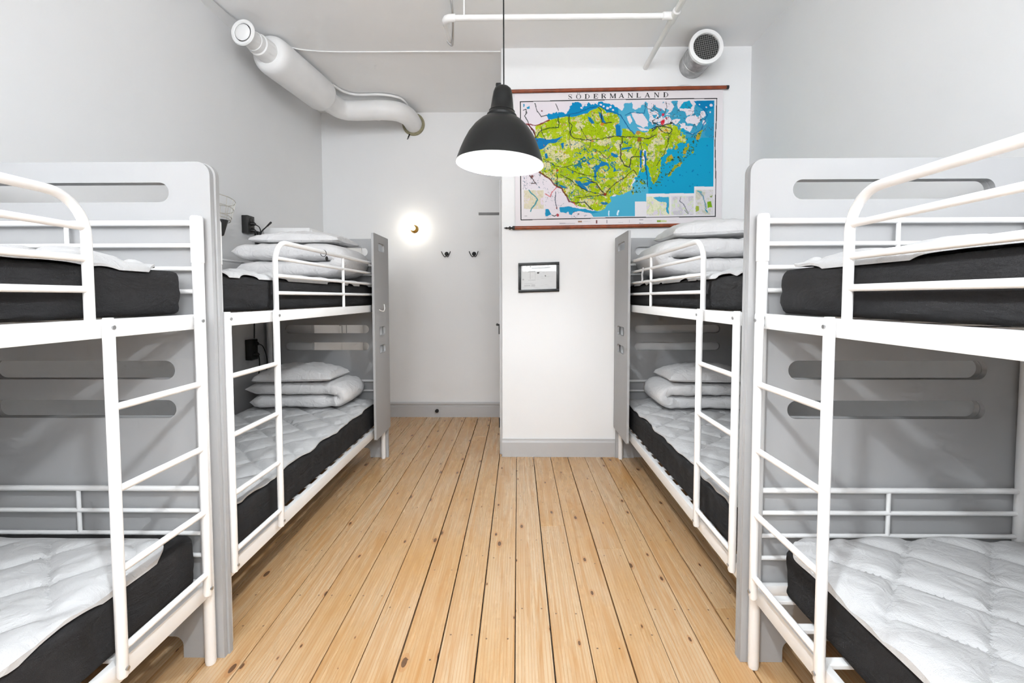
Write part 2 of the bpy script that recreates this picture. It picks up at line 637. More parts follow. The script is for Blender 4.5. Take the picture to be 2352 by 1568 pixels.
class Bunk:
    def __init__(self, x0, s, y0, q, L, label, near, lad, wing0=None):
        self.x0, self.s, self.y0, self.q, self.L = x0, s, y0, q, L
        P = self.P
        self.root = tag(empty('bunk_bed', P(BW / 2, L / 2, 0)), label, 'bunk bed', 'white metal bunk beds')
        r = self.root

        def part(name, bm, mat='metal', parent=r, smooth=True):
            return obj(name, bm, mat, parent, smooth)
        # posts: thicker upper section slid over the lower one
        for u in (0, BW):
            for t in (0, L):
                part('post', tube(B(), [P(u, t, 0), P(u, t, .012), P(u, t, 1.528), P(u, t, 1.53), P(u, t, 1.692), P(u, t, 1.70)], [.017, .0195, .0195, .0215, .0215, .018], 18))
        # beams
        for z0, z1, nm in ((1.287, 1.34, 'upper_side_beam'), (.272, .336, 'lower_side_beam')):
            for u in (0, BW):
                a, b = P(u - .013, .012, z0), P(u + .013, L - .012, z1)
                part(nm, box(B(), a[0], b[0], a[1], b[1], z0, z1, .004))
            for t in (0, L):
                a, b = P(.018, t - .011, z0 + .012), P(BW - .018, t + .011, z1 - .012)
                part(nm.replace('side', 'end'), box(B(), a[0], b[0], a[1], b[1], z0 + .012, z1 - .012, .003))
        # slats
        me = None
        ns = 15
        for zt in (1.318, .322):
            for k in range(ns):
                t = .09 + k * (L - .18) / (ns - 1)
                if me is None:
                    bm = B()
                    box(bm, -(BW - .03) / 2, (BW - .03) / 2, -.016, .016, -.007, .007, .003)
                    bmesh.ops.recalc_face_normals(bm, faces=bm.faces)
                    me = bpy.data.meshes.new('slat')
                    bm.to_mesh(me)
                    bm.free()
                    me.materials.append(M['metal'])
                o = bpy.data.objects.new('slat', me)
                COL.objects.link(o)
                o.parent = r
                o.location = Vector(P(BW / 2, t, zt)) - r.location
        # rails at both ends, with a thin upright in the middle
        for t in (0, L):
            for z in RAILS + LOW_RAILS:
                rr = .0105 if z in (RAILS[0], LOW_RAILS[0]) else .0085
                part('end_rail', tube(B(), [P(.015, t, z), P(BW - .015, t, z)], rr, 12))
            for z0, z1 in ((1.30, RAILS[0]), (.30, LOW_RAILS[0])):
                part('end_spindle', tube(B(), [P(BW / 2, t, z0), P(BW / 2, t, z1)], .0075, 10))
        # guard rail on the aisle side
        g0 = .44
        path = [P(0, g0, 1.335), P(0, g0, 1.575)]
        for k in range(1, 10):
            th = k / 10 * PI / 2
            path.append(P(0, g0 + .105 * (1 - math.cos(th)), 1.57 + .105 * math.sin(th)))
        path += [P(0, g0 + .11, RAILS[0]), P(0, L - .02, RAILS[0])]
        gr = part('guard_rail', tube(B(), path, .0128, 14))
        for z in RAILS[1:]:
            part('guard_bar', tube(B(), [P(0, g0, z), P(0, L - .015, z)], .0095, 12), 'metal', gr)
        part('guard_spindle', tube(B(), [P(0, 1.31, 1.335), P(0, 1.31, RAILS[0])], .0095, 12), 'metal', gr)
        # wall side rails
        for z in RAILS[:2]:
            part('wall_rail', tube(B(), [P(BW, .015, z), P(BW, L - .015, z)], .0095, 10))
        # ladder hooked over the aisle beams
        ul = -.034
        for t in (lad, lad + .368):
            part('ladder_stile', tube(B(), [P(ul, t, .303), P(ul, t, .31), P(ul, t, 1.338), P(ul, t, 1.345)], [.012, .0148, .0148, .012], 16))
            for z in (.33, 1.318):
                a = P(ul - .013, t + .001, z)
                part('bolt', tube(B(), [a, P(ul - .0185, t + .001, z)], .006, 8), 'steel')
        for z in (1.09, .853, .617, .385):
            part('ladder_rung', tube(B(), [P(ul, lad + .006, z), P(ul, lad + .362, z)], .0108, 12))
        # end boards
        self.board(lambda a, b, w: P(a, -.025 - .02 * w, b), near, 'end_panel')
        self.board(lambda a, b, w: P(a, L + .025 + .02 * w, b), True, 'end_panel')
        if wing0 is not None:
            t0, t1 = wing0 - y0, L + .045
            out = rrect(t0, t1, .268, 1.905, .012, 4)
            m0, m1 = t0 + .12, t1 - .12
            holes = [rrect(m0, m1, a, b, .02, 5) for a, b in ((1.775, 1.84), (1.092, 1.163), (.944, 1.012))]
            part('side_panel', plate(B(), out, holes, lambda a, b, w: P(-.053 + .018 * w, a, b)), 'panel')
        # bolt heads on the beam ends
        for t in (.045, L - .045):
            for z in (1.326, 1.3):
                part('bolt', tube(B(), [P(-.013, t, z), P(-.0165, t, z)], .0052, 8), 'steel')

    def P(self, u, t, z):
        return (self.x0 + self.s * u, self.y0 + self.q * t, z)

    def board(self, f, slots, name):
        u0, u1, h = -.037, 1.005, 1.905
        out = []
        c = .16
        # feet with an arched cut-out between them
        out += [(u0, 0), (u0 + c, 0)]
        for k in range(7):
            th = k / 6 * PI / 2
            out.append((u0 + c + .035 - .035 * math.cos(th), .05 + .035 * math.sin(th)))
        for k in range(7):
            th = PI / 2 - k / 6 * PI / 2
            out.append((u1 - c - .035 + .035 * math.cos(th), .05 + .035 * math.sin(th)))
        out += [(u1 - c, 0), (u1, 0)]
        r = .05
        for ca, s in ((u1 - r, 0), (u0 + r, 1)):
            for k in range(9):
                th = s * PI / 2 + k / 8 * PI / 2
                out.append((ca + r * math.cos(th), h - r + r * math.sin(th)))
        holes = []
        if slots:
            a, b = u0 + .155, u1 - .155
            holes = [rrect(a, b, z0, z1, (z1 - z0) / 2 - .0005, 8) for z0, z1 in ((1.757, 1.829), (1.092, 1.163), (.944, 1.013))]
        return obj(name, plate(B(), out, holes, f), 'panel', self.root)


LEN = 2.169
beds = {
    'nl': Bunk(-1.18, -1, 1.699, -1, LEN, 'white metal bunk bed nearest the viewer on the left', True, .053),
    'nr': Bunk(.89, 1, 1.699, -1, LEN, 'white metal bunk bed nearest the viewer on the right', True, .053),
    'fl': Bunk(-1.172, -1, 1.79, 1, LEN, 'white metal bunk bed at the far left beside the wardrobe', True, .004, 3.60),
    'fr': Bunk(.889, 1, 1.79, 1, LEN, 'white metal bunk bed at the far right under the map', True, .022, 3.52),
}


# ------------------------------------------------------------------ bedding
def rounded_grid(hx, hy, hz, r, step):
    """closed rounded box, centred; returns bmesh"""
    bm = B()
    cache = {}

    def vt(p):
        inner = Vector((max(-hx + r, min(hx - r, p[0])), max(-hy + r, min(hy - r, p[1])), max(-hz + r, min(hz - r, p[2]))))
        d = Vector(p) - inner
        q = inner + (d.normalized() * r if d.length > 1e-9 else d)
        k = (round(p[0], 5), round(p[1], 5), round(p[2], 5))
        if k not in cache:
            cache[k] = bm.verts.new(q)
        return cache[k]
    dims = (hx, hy, hz)
    cnt = [max(3, int(round(2 * h / step))) for h in dims]
    for ax in range(3):
        a, b = (ax + 1) % 3, (ax + 2) % 3
        for sgn in (-1, 1):
            for i in range(cnt[a]):
                for j in range(cnt[b]):
                    q = []
                    for di, dj in ((0, 0), (1, 0), (1, 1), (0, 1)):
                        p = [0, 0, 0]
                        p[ax] = sgn * dims[ax]
                        p[a] = -dims[a] + 2 * dims[a] * (i + di) / cnt[a]
                        p[b] = -dims[b] + 2 * dims[b] * (j + dj) / cnt[b]
                        q.append(vt(p))
                    try:
                        bm.faces.new(q if sgn > 0 else q[::-1])
                    except ValueError:
                        pass
    return bm


def mattress(bed, u0, u1, t0, t1, z0, z1, ruffle, seed, label):
    hx, hy, hz = (u1 - u0) / 2, (t1 - t0) / 2, (z1 - z0) / 2
    bm = rounded_grid(hx, hy, hz, .032, .02)
    bm.normal_update()
    nr = {v: v.normal.copy() for v in bm.verts}
    for v in bm.verts:
        p = v.co
        s = Vector((seed * 3.1, seed * 1.7, 0))
        if ruffle:      # gathered folds running down the sides
            d = noise.noise(Vector((p.x * 22, p.y * 22, p.z * 3)) + s) * .0055
        else:           # slanting pulls along the sides
            d = noise.noise(Vector((p.x * 4, p.y * 3 + p.z * 4, p.z * 30)) + s) * .008
        d += noise.noise(Vector((p.x * 5, p.y * 5, p.z * 6)) + s) * .007
        e = min(1, max(0, (abs(p.y) - hy + .22) / .22))
        d += e * noise.noise(Vector((p.x * 8, p.y * 11 + p.z * 20, p.z * 9 - p.y * 9)) + s) * .007
        edge = 1 - .75 * (abs(nr[v].z) > .7)
        v.co = p + nr[v] * d * edge
        v.co.z = max(-hz, min(hz, v.co.z))
        if ruffle:
            v.co.x = max(-hx - .004, min(hx + .004, v.co.x))
    c = bed.P((u0 + u1) / 2, (t0 + t1) / 2, (z0 + z1) / 2)
    for v in bm.verts:
        v.co = Vector((c[0] + bed.s * v.co.x, c[1] + bed.q * v.co.y, c[2] + v.co.z))
    bed.top = getattr(bed, 'top', {})
    bed.top[z1 > 1] = (u0, u1, t0, t1, z1)
    return tag(obj('mattress', bm, 'sheet'), label, 'mattress', 'mattresses in dark sheets')


def pad(bed, u0, u1, t0, t1, z, seed, label, bulge=0.0, droop=.03, wob=.012, mound=None):
    """quilted white pad lying on the mattress, diamond stitching"""
    step = .0125
    nu, nt = int((u1 - u0) / step), int((t1 - t0) / step)
    hu, ht = (u1 - u0) / 2, (t1 - t0) / 2
    bm = B()
    top, bot = [], []
    rc = .12
    for i in range(nu + 1):
        ra, rb = [], []
        for j in range(nt + 1):
            a = -hu + 2 * hu * i / nu
            b = -ht + 2 * ht * j / nt
            # round the corners
            ca, cb = max(-hu + rc, min(hu - rc, a)), max(-ht + rc, min(ht - rc, b))
            va, vb = a - ca, b - cb
            l2 = math.hypot(va, vb)
            if l2 > 1e-9:
                k = max(abs(va), abs(vb)) / l2
                a2, b2 = ca + va * k, cb + vb * k
            else:
                a2, b2 = a, b
            ed = min(hu - abs(a), ht - abs(b))
            w = max(0, 1 - ed / .06)
            n1 = noise.noise(Vector((a2 * 7 + seed, b2 * 7, 1.3)))
            n2 = noise.noise(Vector((a2 * 21 + seed, b2 * 21, 4.3)))
            a2 += w * (n1 * wob + n2 * wob * .12) * (1 if a > 0 else -1)
            b2 += w * (n1 * wob * .5)
            uu, tt = a2 + hu, b2 + ht
            P_ = .285
            p1 = abs(((uu - tt + .07 + .012 * n1) / P_) % 1 - .5) * P_
            p2 = abs(((uu + tt + .1 + .012 * n2) / P_) % 1 - .5) * P_
            d1, d2 = P_ / 2 - p1, P_ / 2 - p2
            dd = min(d1, d2)
            h = .017 * (1 - math.exp(-(dd / .017) ** 1.3)) + .06 * dd + .0025 * noise.noise(Vector((a2 * 9, b2 * 9, seed)))
            h += .003 * noise.noise(Vector(((a2 + b2) * 5, (a2 - b2) * 26, seed + 3)))
            zz = z + .006 + h + bulge * (1 - (a / hu) ** 2) * (.6 + .4 * noise.noise(Vector((b2 * 2.5 + seed, a2 * 2, 0))))
            if mound:
                mu, mt, mr, mh = mound
                zz += mh * math.exp(-(((uu - mu) / mr) ** 2 + ((tt - mt) / (mr * .8)) ** 2))
            dr = max(0, (.06 - ed) / .06)
            zz -= droop * dr ** 1.6 * (1 + .6 * n1)
            # stay on the mattress below
            mu0, mu1, mt0, mt1, mz = bed.top[z > 1]
            R_ = .032
            U_, T_ = u0 + uu, t0 + tt
            du_ = max(0, R_ - min(U_ - mu0, mu1 - U_)) if mu0 < U_ < mu1 else R_
            dt_ = max(0, R_ - min(T_ - mt0, mt1 - T_)) if mt0 < T_ < mt1 else R_
            surf = mz - R_ + math.sqrt(max(0, R_ * R_ - min(R_, math.hypot(du_, dt_)) ** 2)) + .007 + .014 * min(1, math.hypot(du_, dt_) / R_)
            zb = max(surf, zz - .03)
            zz = max(zz, zb + .008)
            ra.append(bm.verts.new(bed.P(U_, T_, zz)))
            rb.append(bm.verts.new(bed.P(U_, T_, zb)))
        top.append(ra)
        bot.append(rb)
    for i in range(nu):
        for j in range(nt):
            bm.faces.new((top[i][j], top[i + 1][j], top[i + 1][j + 1], top[i][j + 1]))
            bm.faces.new((bot[i][j + 1], bot[i + 1][j + 1], bot[i + 1][j], bot[i][j]))
    for i in range(nu):
        for j in (0, nt):
            q = (top[i][j], top[i + 1][j], bot[i + 1][j], bot[i][j])
            bm.faces.new(q if j else q[::-1])
    for j in range(nt):
        for i in (0, nu):
            q = (top[i][j], top[i][j + 1], bot[i][j + 1], bot[i][j])
            bm.faces.new(q if not i else q[::-1])
    return tag(obj('mattress_pad', bm, 'pad'), label, 'mattress pad', 'white quilted mattress pads')


def duvet(bed, ufold, uend, t0, t1, z, th, seed, label, layers=2):
    """thick duvet folded over with the fold towards the aisle"""
    path = []
    ht = th / 2
    n = 16
    zc = z + ht
    ends = [uend - .03, uend]
    for k in range(n + 1):
        path.append((ends[0] + (ufold + th - ends[0]) * k / n, zc))
    for k in range(1, 12):
        a = PI * k / 12
        path.append((ufold + th - (th * .98) * math.sin(a), zc + ht * 1.0 * (1 - math.cos(a))))
    for k in range(n + 1):
        path.append((ufold + th + (ends[1] - ufold - th) * k / n, zc + th))
    m = len(path)
    seg = 44
    bm = B()
    rings = []
    for i, (u, zz) in enumerate(path):
        q0, q1 = path[max(0, i - 1)], path[min(m - 1, i + 1)]
        du, dz = q1[0] - q0[0], q1[1] - q0[1]
        l = math.hypot(du, dz) or 1
        nu_, nz_ = -dz / l, du / l
        sgn = 1
        e = min(i, m - 1 - i) / 2.6
        cap = math.sqrt(max(.0, 1 - (1 - min(1, e)) ** 2)) * .93 + .07
        ring = []
        for k in range(seg):
            a = 2 * PI * k / seg
            ca, sa = math.cos(a), math.sin(a)
            ex = abs(ca) ** .42 * (1 if ca > 0 else -1)
            ey = abs(sa) ** .55 * (1 if sa > 0 else -1)
            wdt = (t1 - t0) / 2 * (.985 + .03 * noise.noise(Vector((i * .22, seed, 0)))) * (.93 + .07 * cap)
            tc = (t0 + t1) / 2 + .012 * noise.noise(Vector((i * .15, seed + 7, 0)))
            off = ey * ht * .985 * cap
            t = tc + ex * wdt
            fold = noise.noise(Vector((u * 16 + seed, t * 3, zz * 14))) * .009 + noise.noise(Vector((u * 38 + seed, t * 6, zz * 26))) * .006
            fold *= .5 + .5 * abs(ex)
            p = Vector((u + nu_ * (off + fold * ey), t + fold * ex * 1.4, zz + nz_ * (off + fold * ey)))
            if p.z < z + .001:
                p.z = z + .001
            ring.append(bm.verts.new(bed.P(p.x, p.y, p.z)))
        rings.append(ring)
    for a, b in zip(rings, rings[1:]):
        for k in range(seg):
            bm.faces.new((a[k], a[(k + 1) % seg], b[(k + 1) % seg], b[k]))
    bm.faces.new(rings[0][::-1])
    bm.faces.new(rings[-1])
    return tag(obj('duvet', bm, 'linen'), label, 'duvet', 'folded white duvets')


def pillow(bed, u0, u1, t0, t1, z, h, seed, label, tilt=0.0):
    bm = B()
    n, m = 40, 30
    cu, ct, hu, ht = (u0 + u1) / 2, (t0 + t1) / 2, (u1 - u0) / 2, (t1 - t0) / 2
    lay = []
    for s in (1, -1):
        g = []
        for i in range(n + 1):
            row = []
            for j in range(m + 1):
                a, b = -1 + 2 * i / n, -1 + 2 * j / m
                f = (max(0, 1 - a * a) * max(0, 1 - b * b)) ** .33
                pu = a * hu * (1 - .07 * (1 - b * b) * abs(a) ** 3)
                pt = b * ht * (1 - .09 * (1 - a * a) * abs(b) ** 3)
                cr = noise.noise(Vector((a * 3 + b * 2.2 + seed, (b - a) * 6.5, seed))) * .013 * f
                zz = z + h * .2 + (h * .8 * f + cr if s > 0 else -h * .2 * f ** .6) + tilt * a + .006 * a * b * math.sin(seed)
                row.append(bm.verts.new(bed.P(cu + pu, ct + pt, zz)))
            g.append(row)
        lay.append(g)
    for s, g in enumerate(lay):
        for i in range(n):
            for j in range(m):
                q = (g[i][j], g[i + 1][j], g[i + 1][j + 1], g[i][j + 1])
                bm.faces.new(q if s == 0 else q[::-1])
    bmesh.ops.remove_doubles(bm, verts=bm.verts, dist=.0004)
    return tag(obj('pillow', bm, 'linen'), label, 'pillow', 'white pillows')


TOP1, TOP0 = 1.496, .518
e = LEN - .035
mattress(beds['nl'], .03, .945, .035, e, 1.341, TOP1, False, 1.2, 'dark-sheeted mattress on the upper bunk of the near left bed')
mattress(beds['nr'], .03, .945, .045, e, 1.341, TOP1, False, 2.6, 'dark-sheeted mattress on the upper bunk of the near right bed')
mattress(beds['fl'], .03, .945, .03, e, 1.341, TOP1, False, 3.4, 'dark-sheeted mattress on the upper bunk of the far left bed')
mattress(beds['fr'], .03, .945, .03, e, 1.341, TOP1, False, 4.1, 'dark-sheeted mattress on the upper bunk of the far right bed')
mattress(beds['nl'], .018, .94, .03, e, .332, TOP0 + .012, True, 5.2, 'dark-sheeted mattress on the lower bunk of the near left bed')
mattress(beds['nr'], .058, .955, .075, e, .332, TOP0, True, 6.3, 'dark-sheeted mattress on the lower bunk of the near right bed')
mattress(beds['fl'], .012, .94, .03, e, .332, TOP0, True, 7.7, 'dark-sheeted mattress on the lower bunk of the far left bed')
mattress(beds['fr'], .012, .94, .03, e, .332, TOP0, True, 8.5, 'dark-sheeted mattress on the lower bunk of the far right bed')

pad(beds['nl'], .03, .94, .09, e - .01, TOP1 + .004, 1, 'white quilted pad on the upper bunk of the near left bed', .012, mound=(.3, .16, .18, .035))
pad(beds['nr'], .03, .94, .06, e - .01, TOP1 + .004, 2, 'white quilted pad on the upper bunk of the near right bed', .05)
pad(beds['fl'], .03, .94, .035, e - .01, TOP1 + .004, 3, 'white quilted pad under the duvet of the far left upper bunk', .01, .035, .02)
pad(beds['fr'], .03, .94, .035, e - .01, TOP1 + .004, 4, 'white quilted pad under the duvet of the far right upper bunk', .01, .035, .02)
pad(beds['nl'], .02, .935, .105, e, TOP0 + .016, 5, 'bare white quilted pad on the lower bunk of the near left bed', .008, .02, .008)
pad(beds['nr'], .05, .95, .06, e, TOP0 + .004, 6, 'bare white quilted pad on the lower bunk of the near right bed', .014, .02, .006)
pad(beds['fl'], .02, .935, .035, e - .005, TOP0 + .004, 7, 'white quilted pad under the duvet of the far left lower bunk', .008, .018, .014)
pad(beds['fr'], .018, .935, .035, e - .005, TOP0 + .004, 8, 'white quilted pad under the duvet of the far right lower bunk', .008, .018, .014)

DZ0, DZ1 = TOP0 + .044, TOP1 + .048
duvet(beds['fl'], .15, .885, 1.63, 2.10, DZ0, .098, 1.0, 'folded white duvet on the far left lower bunk')
duvet(beds['fr'], .19, .90, 1.60, 2.06, DZ0, .098, 2.0, 'folded white duvet on the far right lower bunk')
duvet(beds['fl'], .115, .905, 1.53, 2.09, DZ1, .128, 3.0, 'folded white duvet on the far left upper bunk')
duvet(beds['fr'], .13, .92, 1.45, 2.05, DZ1, .138, 4.0, 'folded white duvet on the far right upper bunk')
pillow(beds['fl'], .22, .82, 1.60, 2.02, DZ0 + .203, .12, 1.5, 'white pillow on top of the far left lower duvet')
pillow(beds['fr'], .22, .84, 1.58, 2.0, DZ0 + .203, .12, 2.5, 'white pillow on top of the far right lower duvet')
pillow(beds['fl'], .14, .82, 1.60, 2.06, DZ1 + .262, .1, 3.5, 'white pillow on top of the far left upper duvet')
pillow(beds['fr'], .2, .88, 1.48, 1.96, DZ1 + .291, .135, 4.5, 'white pillow on top of the far right upper duvet', .012)


# ------------------------------------------------------------------ wardrobe behind the far left bed
wx, wy0, wy1, wz = -1.80, 4.055, 5.345, 2.012
wr = tag(empty('wardrobe', ((XL + wx) / 2, (wy0 + wy1) / 2, 0)), 'tall white wardrobe in the recess behind the far left bed', 'wardrobe')
bm = B()
box(bm, XL + .025, wx - .02, wy0, wy1, .07, wz, .004)
box(bm, XL + .04, wx - .06, wy0 + .02, wy1 - .02, 0, .07)
obj('carcass', bm, 'white', wr)
ym = (wy0 + wy1) / 2
for a, b, hy in ((wy0 + .003, ym - .002, ym - .06), (ym + .002, wy1 - .003, ym + .06)):
    d = obj('wardrobe_door', box(B(), wx - .019, wx, a, b, .085, wz - .022, .003), 'white', wr)
    obj('handle', tube(B(), [(wx, hy, 1.0), (wx + .025, hy, 1.0), (wx + .025, hy, 1.12), (wx, hy, 1.12)], .005, 8), 'steel', d)


# ------------------------------------------------------------------ pendants
def pendant(x, y, rim_z, tilt, label, bulb='bulb'):
    top_z = ZC
    root = tag(empty('pendant_lamp', (x, y, rim_z)), label, 'pendant lamp', 'black dome pendant lamps')
    R_ = .216
    Mt = Matrix.Translation((x, y, rim_z)) @ Matrix.Rotation(tilt, 4, 'Y')
    prof_o = [(R_, 0), (R_ - .002, .006), (.206, .03), (.196, .06), (.181, .098), (.16, .14), (.133, .178), (.105, .205), (.08, .222), (.068, .228)]
    prof_i = [(r - .004, z + .0005) for r, z in prof_o]
    obj('shade', lathe(B(), prof_o, 56, Mt), 'lampblack', root, recalc=False)
    bm = lathe(B(), [(.04, .232), (.064, .226)] + prof_i[::-1], 56, Mt)
    obj('shade_lining', bm, 'lampwhite', root)
    bm = B()
    th = [(R_ + .0025 * math.cos(a) - .001, .0025 * math.sin(a)) for a in [2 * PI * k / 8 for k in range(9)]]
    lathe(bm, th, 56, Mt)
    obj('rim', bm, 'lampwhite', root)
    obj('neck', lathe(B(), [(.0, .224), (.073, .224), (.073, .236), (.066, .243), (.062, .252), (.0635, .255), (.057, .262), (.051, .31), (.046, .345), (.04, .362), (.028, .372), (.010, .376), (0, .376)], 40, Mt), 'lampblack', root)
    c = Mt @ Vector((-.022, 0, .37))
    obj('cord_clip', box(B(), c.x - .013, c.x + .014, c.y - .012, c.y + .012, c.z - .02, c.z + .018, .006), 'lampblack', root)
    p0 = Mt @ Vector((0.004, 0, .37))
    obj('cord', tube(B(), [p0, (p0.x, y, top_z - .04)], .0036, 8), 'black', root)
    obj('ceiling_rose', lathe(B(), [(0, 0), (.05, 0), (.045, -.03), (.012, -.045), (0, -.045)], 24, Matrix.Translation((p0.x, y, top_z))), 'lampblack', root)
    bm = B()
    ball = [(.047 * math.sin(PI * k / 14), .105 - .047 * math.cos(PI * k / 14)) for k in range(15)]
    lathe(bm, ball, 24, Mt)
    obj('bulb', bm, bulb, root)
    obj('bulb_socket', lathe(B(), [(0, .15), (.02, .15), (.02, .225), (0, .225)], 20, Mt), 'lampwhite', root)
    return root


pendant(-.087, 2.3, 2.052, math.radians(2.6), 'black dome pendant lamp hanging in front of the school map')
pendant(-.087, .32, 2.052, 0, 'black dome pendant lamp hanging over the near beds, out of view', 'bulb2')

# ------------------------------------------------------------------ wall bulb
sc = tag(empty('wall_light', (-1.19, YB, 2.19)), 'small lit globe bulb on a brass wall socket above the coat hooks', 'wall light')
Ms = Matrix.Translation((-1.19, YB, 2.19)) @ Matrix.Rotation(PI / 2, 4, 'X')
obj('brass_base', lathe(B(), [(0, 0), (.046, 0), (.046, .008), (.036, .02), (.025, .026), (.025, .07), (0, .07)], 28, Ms), 'brass', sc)
obj('bulb', lathe(B(), [(.0, .07)] + [(.027 * math.sin(a), .1 - .03 * math.cos(a)) for a in [PI * (k + 2) / 14 for k in range(13)]], 20, Ms), 'sconce', sc)


# ------------------------------------------------------------------ coat hooks, door stop
def coat_hook(x, z, label):
    r = tag(empty('coat_hook', (x, YB, z)), label, 'coat hook', 'black double coat hooks')
    obj('back_plate', lathe(B(), [(0, 0), (.024, 0), (.024, .004), (.012, .012), (.0, .013)], 20, Matrix.Translation((x, YB, z + .012)) @ Matrix.Rotation(PI / 2, 4, 'X')), 'iron', r)
    for s in (-1, 1):
        p = [(x, YB - .01, z + .012), (x + s * .004, YB - .02, z - .015), (x + s * .02, YB - .035, z - .022), (x + s * .038, YB - .05, z + .004), (x + s * .052, YB - .058, z + .036)]
        obj('prong', tube(B(), smooth_path(p, 5), .0048, 8), 'iron', r)
    return r


def smooth_path(p, n):
    p = [Vector(q) for q in p]
    out = []
    for i in range(len(p) - 1):
        a, b, c, d = p[max(0, i - 1)], p[i], p[i + 1], p[min(len(p) - 1, i + 2)]
        for k in range(n):
            t = k / n
            out.append(.5 * ((2 * b) + (c - a) * t + (2 * a - 5 * b + 4 * c - d) * t * t + (3 * b - a - 3 * c + d) * t ** 3))
    out.append(p[-1])
    return out


coat_hook(-.821, 1.892, 'black double coat hook nearer the lit wall bulb')
coat_hook(-.503, 1.892, 'black double coat hook nearer the projecting wall')
obj('door_stop', lathe(B(), [(0, 0), (.014, 0), (.014, .02), (.02, .026), (.022, .045), (.016, .055), (0, .056)], 20, Matrix.Translation((-.94, YB - .021, .083)) @ Matrix.Rotation(PI / 2, 4, 'X')), 'iron')
tag(bpy.data.objects['door_stop'], 'small dark round door stop on the grey back baseboard', 'door stop')

# ------------------------------------------------------------------ framed notice
fx0, fx1, fz0, fz1 = .006, .359, 1.446, 1.7005
ft = .010      # hangs slightly askew


def skew(x, y, z):
    return (x, y, z + (x - (fx0 + fx1) / 2) * .03)


fr = tag(empty('framed_notice', ((fx0 + fx1) / 2, YC, fz0)), 'printed notice in a black frame on the projecting wall', 'picture frame')
for a, b, c, d in ((fx0, fx1, fz0, fz0 + .024), (fx0, fx1, fz1 - .024, fz1), (fx0, fx0 + .024, fz0 + .024, fz1 - .024), (fx1 - .024, fx1, fz0 + .024, fz1 - .024)):
    bm = box(B(), a, b, YC - .022, YC - .002, c, d, .002)
    for v in bm.verts:
        v.co = skew(*v.co)
    obj('frame_side', bm, 'lampblack', fr)


# print rasteriser --------------------------------------------------
class Canvas:
    """colours sampled on a grid of points; coordinates in the units of X, Y"""
    def __init__(self, X, Y, base):
        self.X, self.Y = X, Y
        self.C = np.empty(X.shape + (3,))
        self.C[:] = lin(*base)

    def put(self, m, col, a=1.0):
        c = np.array(lin(*col))
        if isinstance(m, tuple):
            sl, mm = m
            self.C[sl][mm] = self.C[sl][mm] * (1 - a) + c * a
        else:
            self.C[m] = self.C[m] * (1 - a) + c * a

    def inside(self, pts, X=None, Y=None):
        X = self.X if X is None else X
        Y = self.Y if Y is None else Y
        m = np.zeros(X.shape, bool)
        n = len(pts)
        for i in range(n):
            x0, y0 = pts[i]
            x1, y1 = pts[(i + 1) % n]
            if y0 == y1:
                continue
            c = ((Y >= min(y0, y1)) & (Y < max(y0, y1)))
            m ^= c & (X < x0 + (Y - y0) * (x1 - x0) / (y1 - y0))
        return m

    def near(self, pts, w, X=None, Y=None):
        X = self.X if X is None else X
        Y = self.Y if Y is None else Y
        m = np.zeros(X.shape, bool)
        for (x0, y0), (x1, y1) in zip(pts, pts[1:]):
            dx, dy = x1 - x0, y1 - y0
            t = np.clip(((X - x0) * dx + (Y - y0) * dy) / (dx * dx + dy * dy + 1e-9), 0, 1)
            m |= (X - x0 - t * dx) ** 2 + (Y - y0 - t * dy) ** 2 < w * w
        return m


def np_noise(X, Y, scale, seed, octaves=4):
    rng = np.random.default_rng(seed)
    out = np.zeros(X.shape)
    amp = 1.0
    for o in range(octaves):
        g = rng.random((64, 64))
        u, v = X / scale * 2 ** o, Y / scale * 2 ** o
        i, j = np.floor(u).astype(int), np.floor(v).astype(int)
        fu, fv = u - i, v - j
        fu, fv = fu * fu * (3 - 2 * fu), fv * fv * (3 - 2 * fv)
        G = lambda a, b: g[a % 64, b % 64]
        out += amp * ((G(i, j) * (1 - fu) + G(i + 1, j) * fu) * (1 - fv) + (G(i, j + 1) * (1 - fu) + G(i + 1, j + 1) * fu) * fv)
        amp *= .55
    return out / sum(.55 ** o for o in range(octaves))


def print_sheet(name, cv, f, parent):
    """mesh grid coloured by the canvas; f(i/n, j/m) -> world position"""
    n, m = cv.X.shape
    pts = np.array([f(i / (n - 1), j / (m - 1)) for i in range(n) for j in range(m)], dtype=np.float32)
    base, off = parent, Vector((0, 0, 0))
    while base is not None:
        off += base.location
        base = base.parent
    pts -= np.array(off, dtype=np.float32)
    idx = np.arange(n * m).reshape(n, m)
    q = np.stack([idx[:-1, :-1], idx[:-1, 1:], idx[1:, 1:], idx[1:, :-1]], -1).reshape(-1, 4)
    me = bpy.data.meshes.new(name)
    me.vertices.add(n * m)
    me.vertices.foreach_set('co', pts.ravel())
    me.loops.add(q.size)
    me.loops.foreach_set('vertex_index', q.ravel().astype(np.int32))
    me.polygons.add(len(q))
    me.polygons.foreach_set('loop_start', (np.arange(len(q)) * 4).astype(np.int32))
    me.update(calc_edges=True)
    at = me.color_attributes.new('print', 'FLOAT_COLOR', 'POINT')
    rgba = np.ones((n * m, 4), dtype=np.float32)
    rgba[:, :3] = cv.C.reshape(-1, 3)
    at.data.foreach_set('color', rgba.ravel())
    me.materials.append(M['print'])
    me.validate()
    o = bpy.data.objects.new(name, me)
    COL.objects.link(o)
    o.parent = parent
    return o


